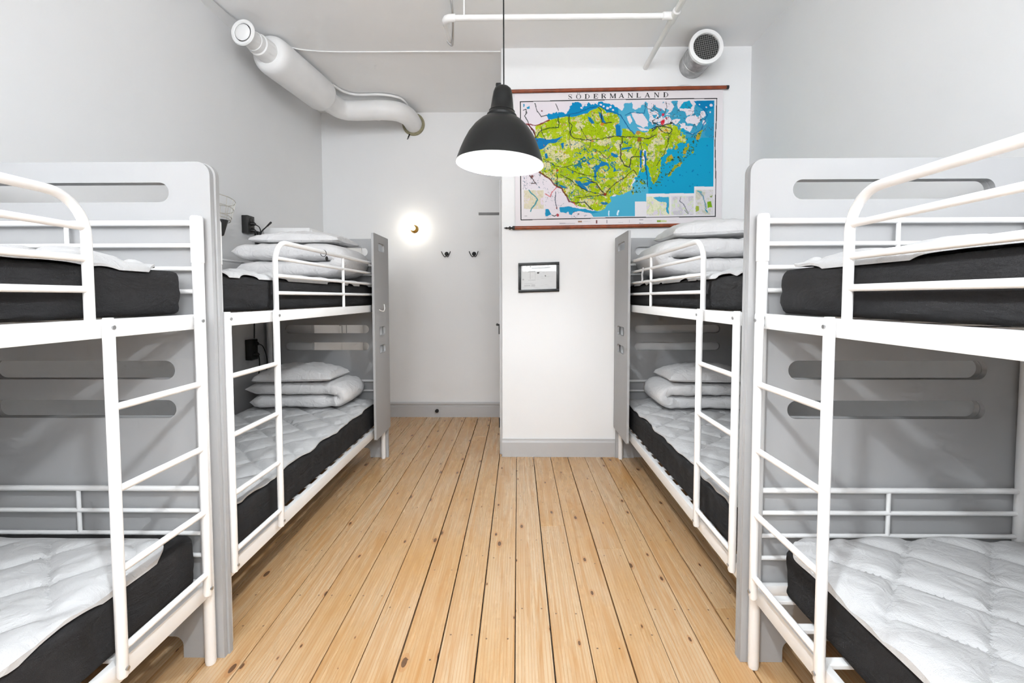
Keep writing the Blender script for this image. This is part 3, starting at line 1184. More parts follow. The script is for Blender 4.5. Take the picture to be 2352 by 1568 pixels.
# notice sheet
ny, nx = 110, 150
jj, ii = np.meshgrid(np.linspace(0, 150, nx), np.linspace(0, 110, ny))
cv = Canvas(jj, ii, (226, 227, 227))
rng = np.random.default_rng(5)
for a, b, c, d, col in ((46, 118, 12, 15, (95, 98, 96)), (100, 124, 11, 14, (60, 64, 62)), (84, 130, 18, 19, (150, 152, 150)), (30, 62, 28, 29.5, (150, 150, 150)), (30, 62, 66, 67.5, (150, 150, 150)), (14, 48, 81, 82, (185, 185, 185)), (14, 40, 88, 94, (205, 205, 205)), (44, 60, 86, 96, (205, 205, 205)), (38, 41, 32, 62, (205, 205, 205)), (60, 61, 32, 62, (195, 195, 195)), (92, 110, 35, 36, (190, 190, 190))):
    cv.put((jj >= a) & (jj <= b) & (ii >= c) & (ii <= d), col)
for k in range(13):
    a = 46 + k * 6.1
    cv.put((jj >= a) & (jj <= a + 3) & (ii >= 5) & (ii <= 9), (178, 180, 179))
for a, b, r, col in ((40, 6, 2.6, (60, 60, 60)), (72, 35, 4.0, (70, 70, 72)), (76, 34, 2.4, (110, 110, 110)), (103, 49, 3.0, (105, 105, 105)), (10, 63, 3.5, (190, 190, 190))):
    cv.put((jj - a) ** 2 + (ii - b) ** 2 < r * r, col)
for k in range(26):
    a, b = rng.uniform(8, 120), rng.uniform(22, 104)
    cv.put((jj >= a) & (jj <= a + rng.uniform(6, 24)) & (ii >= b) & (ii <= b + 1), (206, 207, 207))
print_sheet('notice_sheet', cv, lambda a, b: skew(fx0 + .022 + (fx1 - fx0 - .044) * b, YC - .009, fz1 - .022 - (fz1 - fz0 - .044) * a), fr)
bm = box(B(), fx0 + .02, fx1 - .02, YC - .0145, YC - .012, fz0 + .02, fz1 - .02)
for v in bm.verts:
    v.co = skew(*v.co)
obj('glass_pane', bm, 'glass', fr, False)

# ------------------------------------------------------------------ school map
YM = YC - .022
mp = tag(empty('wall_map', (.85, YC, 1.99)), 'rolled-out school map titled SÖDERMANLAND with brown wooden rods', 'wall map')
QW = ((-.027, 3.122), (1.733, 3.143), (1.741, 2.02), (-.018, 1.998))      # sheet corners in the room (x, z)
QZ = ((135, 160), (2226, 118), (2208, 1458), (150, 1488))                 # the same corners on the print


def quad(Q, a, b):
    """a down, b right"""
    f = lambda k: (Q[0][k] * (1 - b) + Q[1][k] * b) * (1 - a) + (Q[3][k] * (1 - b) + Q[2][k] * b) * a
    return f(0), f(1)


def unquad(px, py):
    """print units -> (a, b)"""
    b, a = (px - 140) / 2080, (py - 140) / 1330
    for _ in range(12):
        qx, qy = quad(QZ, a, b)
        b += (px - qx) / 2080
        a += (py - qy) / 1330
    return a, b


def sheet_pos(a, b, lift=0.0):
    x, z = quad(QW, a, b)
    y = YM - .004 * math.sin(a * 3.1) * math.sin(b * 5 + 1) - .003 * math.sin(b * 17) * a * (1 - a) - lift
    return (x, y, z)


na, nb = 400, 620
aa, bb = np.meshgrid(np.linspace(0, 1, na), np.linspace(0, 1, nb), indexing='ij')
ZX, ZY = quad(QZ, aa, bb)
cv = Canvas(ZX, ZY, (219, 214, 217))
S_ = lambda sc, sd, oc=4: np_noise(ZX, ZY, sc, sd, oc) - .5
WX = ZX + 46 * S_(60, 1) + 30 * S_(22, 2, 3)
WY = ZY + 46 * S_(60, 3) + 30 * S_(22, 4, 3)
SX, SY = ZX + 22 * S_(50, 5), ZY + 22 * S_(50, 6)
BLUE, BLUE2, WHITE = (22, 160, 198), (92, 178, 206), (226, 219, 226)
inner = cv.inside([(215, 245), (2137, 222), (2127, 1362), (222, 1395)])
cv.put(inner, WHITE)
# open sea
sea = [(2150, 215), (2150, 1400), (930, 1400), (905, 1340), (1000, 1300), (1090, 1180), (1230, 1150), (1310, 1080), (1390, 930), (1480, 760), (1560, 640), (1700, 520), (1800, 500), (1880, 470), (1900, 545), (1990, 540), (2050, 440), (2080, 350), (2040, 300), (1960, 240), (1960, 215)]
m = cv.inside(sea, WX, WY) & inner
cv.put(m, BLUE)
cv.put(m & (ZX > 1500), (14, 156, 194), .6)
cv.put(m & (ZX < 1480) & (ZY > 1010), BLUE2, .7)
# lake in the north with its islands
lake = [(455, 375), (560, 350), (670, 345), (690, 290), (735, 250), (790, 245), (830, 290), (890, 245), (930, 275), (990, 245), (1110, 245), (1150, 300), (1220, 320), (1245, 240), (1310, 240), (1325, 300), (1400, 290), (1470, 240), (1480, 330), (1500, 420), (1540, 480), (1500, 530), (1380, 560), (1290, 545), (1220, 600), (1170, 590), (1150, 480), (1000, 420), (700, 400), (475, 425)]
m = cv.inside(lake, WX, WY) & inner
cv.put(m, (10, 138, 188))
cv.put(m & (ZX > 1180), BLUE2, .75)
# bay and inlets in the north-east
ne = (ZX > 1490) & (ZX < 2140) & (ZY < 590) & inner
arch = np_noise(ZX, ZY, 70, 31, 5) + .22 * (np.clip((ZX - 1500) / 640, 0, 1)) - .12 * np.clip((430 - ZY) / 300, 0, 1)
cv.put(ne & (arch > .585), (62, 158, 192))
for p, col in (([(1790, 300), (1830, 240), (1890, 226), (1920, 270), (1900, 300), (1840, 300)], BLUE), ([(1930, 226), (2136, 224), (2136, 300), (2060, 330), (1990, 300), (1950, 260)], (8, 130, 182)), ([(1640, 360), (1790, 372), (1790, 386), (1640, 374)], BLUE2), ([(1650, 300), (1690, 320), (1660, 350), (1640, 380)], BLUE2), ([(2040, 330), (2136, 320), (2136, 620), (2040, 560), (2080, 430)], (40, 150, 190))):
    cv.put(cv.inside(p, SX, SY) & inner, col)
for k, p in enumerate(([(1265, 380), (1300, 365), (1325, 430), (1300, 460), (1280, 420)], [(1310, 345), (1350, 335), (1420, 410), (1460, 470), (1430, 490), (1370, 460), (1330, 400)], [(1370, 350), (1420, 350), (1480, 430), (1470, 480), (1420, 430)], [(1370, 490), (1440, 495), (1510, 515), (1420, 525)], [(1870, 380), (1950, 370), (1980, 410), (1940, 450), (1870, 450), (1850, 420)], [(1780, 450), (1850, 470), (1920, 480), (1900, 540), (1850, 510)], [(1700, 420), (1760, 400), (1800, 420), (1750, 460)], [(2020, 420), (2050, 410), (2050, 460), (2025, 470)])):
    cv.put(cv.inside(p, SX, SY), WHITE)
for sx_, sy_, r in ((1000, 268, 13), (1070, 300, 15), (1100, 290, 12), (1030, 280, 10), (810, 302, 12), (860, 270, 10), (1130, 320, 11), (2110, 275, 15), (2060, 290, 9), (2100, 340, 8), (1990, 260, 8)):
    cv.put((SX - sx_) ** 2 + (SY - sy_) ** 2 * 1.4 < r * r, WHITE)
# the province itself
prov = [(350, 478), (400, 455), (480, 425), (560, 405), (620, 388), (700, 385), (760, 380), (820, 360), (870, 350), (900, 325), (960, 300), (985, 285), (1040, 315), (1065, 350), (1120, 345), (1165, 360), (1190, 400), (1190, 440), (1155, 465), (1165, 530), (1185, 585), (1225, 560), (1215, 500), (1260, 505), (1340, 560), (1370, 525), (1420, 530), (1500, 520), (1530, 490), (1560, 470), (1620, 460), (1700, 455), (1765, 455), (1785, 510), (1815, 540), (1840, 580), (1850, 620), (1790, 650), (1720, 690), (1680, 715), (1640, 770), (1612, 830), (1602, 900), (1590, 960), (1570, 1010), (1540, 1050), (1515, 1030), (1505, 970), (1480, 930), (1465, 850), (1460, 770), (1440, 700), (1420, 720), (1435, 800), (1440, 900), (1415, 930), (1390, 900), (1375, 960), (1330, 1000), (1320, 1060), (1290, 1110), (1230, 1155), (1130, 1160), (1090, 1185), (1110, 1230), (1060, 1265), (1040, 1300), (990, 1325), (920, 1308), (840, 1290), (770, 1270), (740, 1240), (700, 1220), (680, 1190), (640, 1150), (600, 1090), (560, 1080), (520, 1030), (480, 1000), (430, 970), (390, 935), (370, 900), (380, 850), (390, 780), (375, 720), (340, 610), (345, 560)]
jag = 22 + 60 * np.clip((ZX - 1150) / 250, 0, 1)
pv = cv.inside(prov, ZX + jag * S_(44, 11, 5), ZY + jag * S_(44, 12, 5)) & inner
cv.put(pv, (164, 190, 12))
n1, n2, n3 = S_(150, 13), S_(46, 14), S_(20, 15, 3)
cv.put(pv & (n1 + .5 * n2 > .04), (178, 196, 34))
cv.put(pv & (n2 + .6 * n3 > .1), (138, 184, 0))
beige = np.zeros(ZX.shape)
for bx, by, rx, ry in ((500, 700, 110, 45), (600, 770, 120, 60), (730, 660, 100, 55), (800, 480, 55, 35), (1040, 640, 80, 40), (930, 750, 35, 25), (1180, 660, 45, 50), (1280, 760, 45, 35), (1580, 630, 80, 40), (1520, 690, 50, 60), (620, 1120, 110, 45), (850, 1235, 130, 40), (520, 1000, 60, 30), (470, 860, 60, 60), (1530, 780, 22, 70), (880, 620, 90, 22)):
    beige = np.maximum(beige, 1 - ((ZX - bx) / rx) ** 2 - ((ZY - by) / ry) ** 2)
cv.put(pv & (beige + 2.2 * n2 + 1.6 * n3 > .3), (208, 206, 150))
cv.put(pv & (beige + 2.2 * n3 > .75), (216, 210, 170))
cv.put(pv & (n3 + .6 * n2 > .3), (205, 168, 50))
# lakes inside the province
lk = S_(70, 16, 4)
cen = np.exp(-((ZX - 900) / 330) ** 2 - ((ZY - 900) / 190) ** 2)
cv.put(pv & (np.abs(S_(95, 17, 4)) < .012 + .016 * cen) & (lk > -.05 - .1 * cen) & (ZY > 620), (30, 120, 140))
for p in ([(338, 605), (400, 590), (470, 612), (560, 600), (625, 572), (600, 605), (550, 640), (480, 652), (440, 690), (400, 712), (370, 700)], [(870, 380), (900, 400), (950, 450), (915, 455), (880, 420)], [(985, 330), (1010, 345), (1050, 440), (1030, 445), (1000, 390)], [(735, 1010), (790, 1020), (850, 1085), (885, 1120), (850, 1120), (780, 1070)], [(945, 880), (990, 860), (1010, 830), (1060, 835), (1100, 900), (1060, 870), (1000, 875), (965, 920), (955, 1010), (940, 1010)], [(440, 745), (470, 745), (480, 790), (455, 800)], [(1110, 740), (1160, 760), (1190, 780), (1150, 790), (1115, 770)], [(810, 1050), (900, 1030), (960, 1035), (900, 1052), (860, 1080)], [(870, 820), (905, 850), (890, 870), (860, 840)], [(1440, 720), (1460, 720), (1462, 960), (1448, 960)], [(1400, 700), (1420, 720), (1410, 900), (1390, 880)], [(1150, 470), (1200, 470), (1205, 580), (1160, 575)], [(605, 650), (640, 640), (625, 700), (612, 700)], [(1210, 690), (1320, 685), (1300, 705), (1215, 712)], [(1140, 880), (1165, 920), (1130, 930)], [(1000, 1235), (1060, 1230), (1080, 1255), (1020, 1260)], [(560, 1050), (640, 1070), (680, 1090), (620, 1095)]):
    cv.put(cv.inside(p, SX, SY) & inner, (20, 122, 178))
# islands off the east coast
for x_, y_, l_, w_, an in ((1855, 720, 62, 22, 1.9), (1690, 800, 50, 22, 2.2), (1770, 870, 55, 16, 2.5), (1720, 920, 40, 12, 2.4), (1990, 560, 50, 20, 2.0), (1690, 960, 18, 9, 2.3), (1760, 690, 22, 12, 2.3), (1920, 735, 18, 10, 2), (1535, 1010, 40, 14, 1.7), (1420, 1040, 30, 10, .5), (1330, 1120, 40, 9, 1.6)):
    u_, v_ = (SX - x_) * math.cos(an) + (SY - y_) * math.sin(an), -(SX - x_) * math.sin(an) + (SY - y_) * math.cos(an)
    mm = (u_ / l_) ** 2 + (v_ / w_) ** 2 + 3 * n3 < .9
    cv.put(mm & inner, (150, 165, 30))
    cv.put(mm & (n2 > .08) & inner, (190, 160, 50))
spk = S_(14, 18, 2)
coast = cv.inside([(1290, 1180), (1380, 960), (1500, 1080), (1620, 860), (1760, 660), (1880, 560), (2010, 540), (1960, 700), (1760, 900), (1600, 1080), (1420, 1130)])
cv.put(coast & (spk > .17) & ~pv & inner, (70, 120, 70))
cv.put(coast & (spk > .27) & ~pv & inner, (40, 60, 50))
rg = np.random.default_rng(3)
for _ in range(34):
    px, py = rg.uniform(1560, 2110), rg.uniform(560, 1090)
    if px + py > 2420:
        cv.put((ZX - px) ** 2 + (ZY - py) ** 2 < rg.uniform(5, 9) ** 2, (0, 105, 160), .6)
# small water and marks in the white margin lands
wh = cv.inside([(215, 940), (400, 950), (560, 1090), (700, 1230), (900, 1320), (900, 1395), (450, 1395), (440, 1105), (215, 1105)]) & inner
cv.put(wh & (np.abs(S_(40, 19, 3)) < .012) & (S_(60, 20) > .02), (70, 110, 130))
cv.put(ne & (np.abs(S_(34, 23, 3)) < .016) & (S_(50, 24) > .03), (70, 72, 80))
for p in ([(450, 1300), (475, 1300), (510, 1350), (470, 1372), (450, 1370)], [(590, 1285), (660, 1278), (720, 1285), (780, 1300), (860, 1305), (930, 1320), (990, 1335), (920, 1345), (800, 1325), (740, 1330), (715, 1362), (690, 1350), (680, 1325), (650, 1340), (600, 1330)], [(225, 262), (240, 262), (235, 285), (225, 280)], [(262, 290), (285, 280), (290, 305), (268, 308)]):
    cv.put(cv.inside(p, SX, SY) & inner, (40, 150, 192))
# fine drainage, minor roads and relief tints
cv.put(pv & (np.abs(S_(58, 51, 3)) < .011), (62, 92, 24), .7)
cv.put(pv & (np.abs(S_(36, 52, 3)) < .012) & (S_(120, 53) > -.03), (40, 100, 110), .65)
cv.put(pv & (np.abs(S_(44, 54, 2)) < .007), (90, 60, 30), .6)
cv.put(pv & (S_(24, 55, 3) > .3), (196, 120, 44), .8)
cv.put(pv & (S_(30, 56, 3) < -.3) & (ZY > 640), (28, 116, 160), .8)
cv.C[inner] = .9 * cv.C[inner] ** 1.05
# borders, roads and railways
DK = (34, 46, 44)
road = [
    ([(225, 318), (255, 310), (265, 345), (245, 375), (265, 420), (280, 460), (330, 530), (345, 560)], 4.5, DK),
    ([(340, 260), (355, 300), (380, 350), (405, 385), (455, 370)], 4, DK),
    ([(548, 258), (565, 290), (575, 320)], 4, DK),
    ([(345, 600), (380, 560), (410, 520), (470, 505), (580, 490), (590, 450), (575, 420), (578, 385)], 4.5, (40, 70, 30)),
    ([(690, 380), (692, 450), (725, 475), (700, 530), (700, 570), (740, 600), (860, 615), (1000, 610), (1110, 580), (1225, 580), (1330, 580), (1480, 600), (1560, 560)], 4.0, DK),
    ([(690, 440), (695, 700)], 2.5, DK), ([(800, 490), (840, 560), (870, 615), (895, 620), (895, 690)], 3, DK),
    ([(1215, 580), (1215, 640), (1195, 660), (1205, 740), (1205, 800), (1240, 870), (1285, 880), (1310, 790), (1350, 775), (1420, 780)], 5.5, DK),
    ([(1410, 780), (1420, 720), (1400, 640)], 3, DK), ([(1445, 760), (1455, 900), (1470, 1000), (1472, 1080)], 4, (20, 60, 90)),
    ([(1050, 1160), (1090, 1100), (1160, 1040), (1250, 980), (1330, 910), (1360, 960)], 4, (70, 50, 20)),
    ([(600, 960), (680, 1000), (760, 1060), (860, 1120), (950, 1150), (1040, 1160)], 3.5, DK),
    ([(1040, 1160), (1000, 1100), (960, 1045), (900, 1030)], 5, (60, 40, 30)),
    ([(640, 880), (760, 940), (860, 970), (960, 975)], 3, DK), ([(560, 900), (568, 960), (565, 1080)], 3.5, DK),
    ([(430, 800), (520, 860), (620, 890), (720, 860)], 3, DK), ([(940, 700), (1000, 740), (1060, 800)], 3, DK),
    ([(400, 480), (420, 560), (450, 610)], 3, DK), ([(760, 1190), (860, 1180), (1040, 1165)], 3, DK), ([(740, 1240), (850, 1235), (880, 1270), (920, 1308)], 5, DK),
    ([(1560, 870), (1640, 750), (1690, 600), (1720, 540)], 2.5, DK), ([(1350, 760), (1400, 640), (1420, 600)], 2.5, DK),
    ([(1520, 500), (1560, 470), (1640, 540), (1700, 545), (1715, 515), (1660, 480), (1600, 470)], 4.5, DK),
    ([(1720, 445), (1660, 460), (1560, 480), (1520, 520)], 5, DK), ([(1545, 410), (1520, 420), (1525, 440), (1580, 460)], 4.5, DK),
    ([(1655, 500), (1690, 570), (1660, 690)], 2.5, DK), ([(1110, 440), (1020, 450), (1010, 330), (970, 290)], 4, DK),
    ([(985, 285), (1090, 330), (1200, 365), (1235, 420), (1280, 490), (1345, 555)], 5, (20, 92, 140)),
    ([(620, 385), (760, 350), (880, 305), (960, 280)], 4, (20, 92, 140)),
    ([(1250, 370), (1300, 340), (1440, 350), (1460, 250)], 4, (20, 105, 145)),
    ([(1850, 535), (1920, 560), (2000, 520), (2050, 410), (2070, 365), (2030, 310)], 4.5, (20, 100, 150)),
    ([(240, 462), (300, 462), (345, 475), (400, 455), (480, 424)], 6, (120, 24, 30)), ([(280, 465), (345, 540), (345, 600)], 4.5, (96, 30, 28)),
    ([(390, 935), (500, 1000), (520, 1040), (560, 1080), (610, 1095), (640, 1150), (670, 1175), (690, 1230), (740, 1240)], 7, (96, 26, 26)),
    ([(565, 1085), (520, 1130), (500, 1180), (445, 1150)], 3.5, (196, 60, 60)), ([(740, 1240), (770, 1280)], 4, (200, 60, 60)),
    ([(552, 1130), (550, 1250), (565, 1300)], 4, (60, 70, 86)), ([(290, 970), (320, 1000), (350, 1050), (310, 1050)], 5, (80, 62, 60)),
    ([(510, 1360), (540, 1375), (560, 1365)], 4.5, (40, 60, 60)),
    ([(1450, 250), (1470, 300), (1540, 330), (1600, 380)], 2.5, (80, 80, 84)), ([(1660, 240), (1665, 300), (1640, 350)], 3, (80, 80, 84)), ([(1530, 260), (1540, 300), (1590, 340)], 2.5, (80, 80, 84)),
]
for pts, w, col in road:
    cv.put(cv.near(pts, w * 1.12, SX + 5 * S_(18, 26, 2), SY + 5 * S_(18, 27, 2)) & inner, col, .9)
# towns
for x_, y_, r, col in ((1620, 440, 22, (196, 14, 40)), (1632, 425, 16, (196, 14, 40)), (1626, 360, 14, (200, 24, 60)), (1660, 398, 9, (180, 20, 50)), (1600, 320, 7, (160, 40, 60)), (1575, 395, 9, (60, 30, 30)), (1705, 440, 12, (36, 40, 20)), (1390, 610, 22, (140, 80, 34)), (1380, 540, 20, (165, 120, 60)), (1020, 455, 13, (190, 110, 30)), (570, 918, 15, (160, 64, 24)), (1045, 1160, 15, (140, 44, 24)), (575, 1362, 15, (166, 28, 46)), (315, 975, 14, (110, 52, 44)), (560, 1290, 7, (120, 40, 40)), (415, 328, 8, (100, 40, 44)), (780, 1352, 6, (60, 40, 50)), (740, 1330, 6, (90, 40, 60)), (1800, 590, 16, (214, 186, 110))):
    cv.put(((SX - x_) ** 2 + (SY - y_) ** 2 < r * r) & inner, col, .92)
# inset plans along the bottom
INS = (216, 213, 216)
for x0, x1, y0, y1 in ((222, 440, 1105, 1392), (1345, 1470, 1228, 1385), (1460, 1700, 1148, 1385), (1690, 1945, 1145, 1385), (1938, 2140, 1078, 1380)):
    cv.put((ZX > x0) & (ZX < x1) & (ZY > y0) & (ZY < y1), INS)
for x0, x1, y0, y1, cols in ((235, 432, 1115, 1300, ((206, 200, 176), (212, 200, 212), (200, 190, 160))), (1462, 1692, 1180, 1368, ((214, 214, 186), (206, 198, 210), (196, 206, 160))), (1708, 1930, 1172, 1364, ((206, 202, 208), (190, 186, 194), (200, 210, 180))), (1950, 2128, 1110, 1360, ((204, 200, 204), (188, 186, 170), (200, 200, 180)))):
    mm = (ZX > x0) & (ZX < x1) & (ZY > y0) & (ZY < y1)
    cv.put(mm, cols[0])
    cv.put(mm & (n2 > .05), cols[1])
    cv.put(mm & (n3 > .12), cols[2])
    cv.put(mm & (np.abs(S_(16, 41, 2)) < .02), (176, 176, 176), .6)
for p, col in (([(1525, 1182), (1682, 1180), (1684, 1245), (1640, 1235), (1580, 1225)], (60, 158, 192)), ([(1660, 1240), (1684, 1240), (1684, 1366), (1662, 1330)], (50, 150, 186)), ([(2070, 1235), (2110, 1228), (2116, 1290), (2064, 1292)], (118, 160, 24)), ([(1950, 1275), (1985, 1270), (1985, 1320), (1955, 1330)], (150, 168, 60)), ([(2090, 1170), (2120, 1165), (2105, 1190)], (120, 140, 60)), ([(2035, 1290), (2075, 1330), (2065, 1340), (2040, 1310)], (50, 140, 160)), ([(1970, 1118), (2020, 1130), (2010, 1145), (1970, 1130)], (70, 160, 170))):
    cv.put(cv.inside(p, SX, SY), col)
for pts, w, col in (([(285, 1115), (310, 1150), (345, 1175), (365, 1210), (340, 1260), (310, 1300), (300, 1325)], 6, (70, 140, 150)), ([(1795, 1185), (1790, 1215), (1830, 1250), (1845, 1290), (1880, 1350)], 4, (120, 120, 130)), ([(1840, 1310), (1872, 1355)], 4, (120, 120, 130)), ([(2000, 1140), (2030, 1180), (2040, 1230), (2050, 1290)], 7, (120, 150, 165)), ([(1090, 1325), (1088, 1370)], 6, (205, 225, 235)), ([(1178, 1320), (1172, 1360)], 9, (205, 225, 235))):
    cv.put(cv.near(pts, w, SX, SY), col)
# frame line and legend in the margin
for pts in ([(197, 238), (1180, 214), (2163, 203), (2157, 420), (2145, 640), (2152, 1000), (2147, 1378), (1176, 1390), (205, 1410), (197, 238)],):
    cv.put(cv.near(pts, 4.6), (40, 40, 44))
for x0, x1, y0, y1, col in ((590, 745, 1444, 1449, (150, 148, 156)), (778, 818, 1420, 1436, (160, 130, 112)), (955, 968, 1414, 1448, (110, 60, 60)), (1062, 1068, 1414, 1446, (110, 110, 120)), (1290, 1293, 1408, 1440, (160, 160, 165)), (1390, 1428, 1408, 1414, (140, 140, 145)), (1390, 1428, 1443, 1448, (110, 110, 115)), (1564, 1602, 1416, 1434, (138, 162, 78)), (1602, 1660, 1416, 1434, (190, 200, 150)), (1180, 1230, 1438, 1442, (180, 178, 184)), (830, 900, 1424, 1428, (196, 194, 198)), (1440, 1520, 1420, 1423, (196, 194, 198)), (1680, 1760, 1420, 1423, (196, 194, 198)), (240, 268, 1368, 1374, (160, 160, 165))):
    cv.put((ZX > x0) & (ZX < x1) & (ZY > y0) & (ZY < y1), col)
print_sheet('map_sheet', cv, lambda a, b: sheet_pos(a, b), mp)


# title letters: high-contrast serif capitals
def letters(text, xs, base, h, wid):
    bm = B()

    def emit(poly):
        vs = []
        for px, py in poly:
            a, b = unquad(px, py)
            vs.append(bm.verts.new(sheet_pos(a, b, .0012)))
        bm.faces.new(vs)

    def bar(x, p, q, w):
        """p, q in unit letter box, w in box heights"""
        (ax, ay), (bx, by) = p, q
        X0, Y0 = x + ax * wid, base(x) - ay * h
        X1, Y1 = x + bx * wid, base(x) - by * h
        dx, dy = X1 - X0, Y1 - Y0
        l = math.hypot(dx, dy) or 1
        ox, oy = -dy / l * w * h / 2, dx / l * w * h / 2
        emit([(X0 + ox, Y0 + oy), (X0 - ox, Y0 - oy), (X1 - ox, Y1 - oy), (X1 + ox, Y1 + oy)])

    def curve(x, c, ru, rv, a0, a1, thick, thin=.06, n=14):
        """vertical-stress arc"""
        prev = None
        for k in range(n + 1):
            th = a0 + (a1 - a0) * k / n
            w = thin + (thick - thin) * abs(math.cos(th)) ** 1.5
            o = (c[0] + (ru + w * .5 * .8) * math.cos(th), c[1] + (rv + .02) * math.sin(th))
            i_ = (c[0] + (ru - w * .5 * .8) * math.cos(th), c[1] + (rv - .04) * math.sin(th))
            cur = [(x + q[0] * wid, base(x) - q[1] * h) for q in (o, i_)]
            if prev:
                emit([prev[0], cur[0], cur[1], prev[1]])
            prev = cur
    TK, TN, SF = .25, .095, .08

    def stem(x, u, w=TK, top=True, bot=True, s=.2):
        bar(x, (u, 0), (u, 1), w)
        if bot:
            bar(x, (u - s, SF / 2), (u + s, SF / 2), SF)
        if top:
            bar(x, (u - s, 1 - SF / 2), (u + s, 1 - SF / 2), SF)
    for ch, x in zip(text, xs):
        if ch == 'S':
            curve(x, (0, .75), .3, .25, .35, PI * 1.0, .12)
            curve(x, (0, .75), .3, .25, PI, PI * 1.5, .14)
            bar(x, (-.2, .62), (.22, .38), .2)
            curve(x, (0, .25), .32, .25, PI * .5, 0, .14)
            curve(x, (0, .25), .32, .25, 0, -PI * .85, .14)
            bar(x, (.3, .95), (.3, .72), .05)
            bar(x, (-.33, .3), (-.33, .05), .05)
        elif ch == 'Ö':
            curve(x, (0, .5), .4, .5, 0, 2 * PI, .2, TN, 28)
            for s in (-.17, .17):
                bar(x, (s - .07, 1.2), (s + .07, 1.2), .13)
        elif ch == 'D':
            stem(x, -.28)
            curve(x, (-.1, .5), .48, .5, -PI / 2, PI / 2, .2, TN)
            bar(x, (-.28, 1 - TN / 2), (-.08, 1 - TN / 2), TN)
            bar(x, (-.28, TN / 2), (-.08, TN / 2), TN)
        elif ch in 'EL':
            stem(x, -.24)
            bar(x, (-.24, TN / 2), (.36, TN / 2), TN)
            bar(x, (.36, 0), (.36, .28), TN)
            if ch == 'E':
                bar(x, (-.24, 1 - TN / 2), (.34, 1 - TN / 2), TN)
                bar(x, (.34, 1), (.34, .74), TN)
                bar(x, (-.24, .52), (.18, .52), TN)
                bar(x, (.18, .64), (.18, .4), TN)
        elif ch == 'R':
            stem(x, -.3)
            curve(x, (-.05, .76), .32, .24, -PI / 2, PI / 2, .18, TN)
            bar(x, (-.3, 1 - TN / 2), (-.05, 1 - TN / 2), TN)
            bar(x, (-.3, .52), (-.05, .52), TN)
            bar(x, (.0, .52), (.36, .02), .2)
        elif ch == 'M':
            stem(x, -.46, TN + .01, s=.14)
            stem(x, .46, TK, s=.16)
            bar(x, (-.42, 1), (0, .05), .2)
            bar(x, (.42, 1), (0, .05), TN)
        elif ch == 'A':
            bar(x, (0, 1), (-.4, .02), TN)
            bar(x, (-.02, 1), (.36, .02), .2)
            bar(x, (-.25, .34), (.2, .34), TN)
            bar(x, (-.54, SF / 2), (-.24, SF / 2), SF)
            bar(x, (.18, SF / 2), (.52, SF / 2), SF)
        elif ch == 'N':
            stem(x, -.36, TN + .01, True, True, .15)
            stem(x, .36, TN + .01, True, False, .15)
            bar(x, (-.34, 1), (.36, .02), .2)
    bmesh.ops.remove_doubles(bm, verts=bm.verts, dist=1e-6)
    return bm


LX = [697, 781, 868, 953, 1034, 1124, 1211, 1300, 1382, 1470, 1562, 1654]
for ch, lx in zip('SÖDERMANLAND', LX):
    obj('letter', letters(ch, [lx], lambda x: 213 - (x - 697) * .0225, 47, 52), 'ink', mp, False, recalc=False)

# the two rods
obj('top_rod', tube(B(), [(-.062, YM - .006, 3.139), (1.767, YM - .006, 3.161)], .0145, 16), 'rod', mp)
for x, z in ((-.062, 3.139), (1.767, 3.161)):
    s = -1 if x < 0 else 1
    obj('rod_cap', tube(B(), [(x - s * .012, YM - .006, z), (x + s * .008, YM - .006, z)], .0158, 16), 'iron', mp)
obj('bottom_rod', tube(B(), [(-.03, YM - .006, 1.994), (1.75, YM - .006, 2.017)], .0155, 16), 'rod', mp)
p = [(-.012, .0165), (-.03, .0165), (-.032, .01), (-.045, .006), (-.05, .015), (-.058, .015), (-.064, .006), (-.075, .005), (-.082, .009), (-.09, .006), (-.105, .0015)]
obj('finial', tube(B(), [(x - .012, YM - .006, 1.994) for x, r in p], [r for x, r in p], 14), 'iron', mp)
obj('finial', tube(B(), [(1.762 - x - .012, YM - .006, 2.017) for x, r in p], [r for x, r in p], 14), 'iron', mp)
obj('hanging_cord', tube(B(), smooth_path([(1.32, YM, 3.168), (1.38, YM, 3.186), (1.45, YM, 3.183), (1.50, YM, 3.168)], 6), .0022, 6), 'cord', mp)


# ------------------------------------------------------------------ ducts and pipes
def arc(c, r, a0, a1, n, f):
    return [f(c[0] + r * math.cos(a0 + (a1 - a0) * k / n), c[1] + r * math.sin(a0 + (a1 - a0) * k / n)) for k in range(n + 1)]


DZ = 3.352
dv = tag(empty('exhaust_duct', (-1.9, 4.3, DZ)), 'white round exhaust duct with silencer under the left of the ceiling', 'duct')
n0, n1_ = Vector((-1.985, 3.74, DZ - .002)), Vector((-1.885, 4.56, DZ))
dd = (n1_ - n0).normalized()
pts = [n0 + dd * a for a in (0, .004, .02, .05, .09)] + [n0 + (n1_ - n0) * .5] + [n1_ - dd * a for a in (.06, .03, .01, 0)]
obj('silencer', tube(B(), pts, [.098, .118, .138, .15, .154, .154, .154, .148, .13, .105], 40), 'duct', dv)
v0 = n0 - dd * .27
obj('neck', tube(B(), [v0 + dd * .03, v0 + dd * .11, v0 + dd * .112, v0 + dd * .155, v0 + dd * .16, n0 + dd * .02], [.066, .066, .072, .072, .082, .088], 32, False), 'duct', dv)
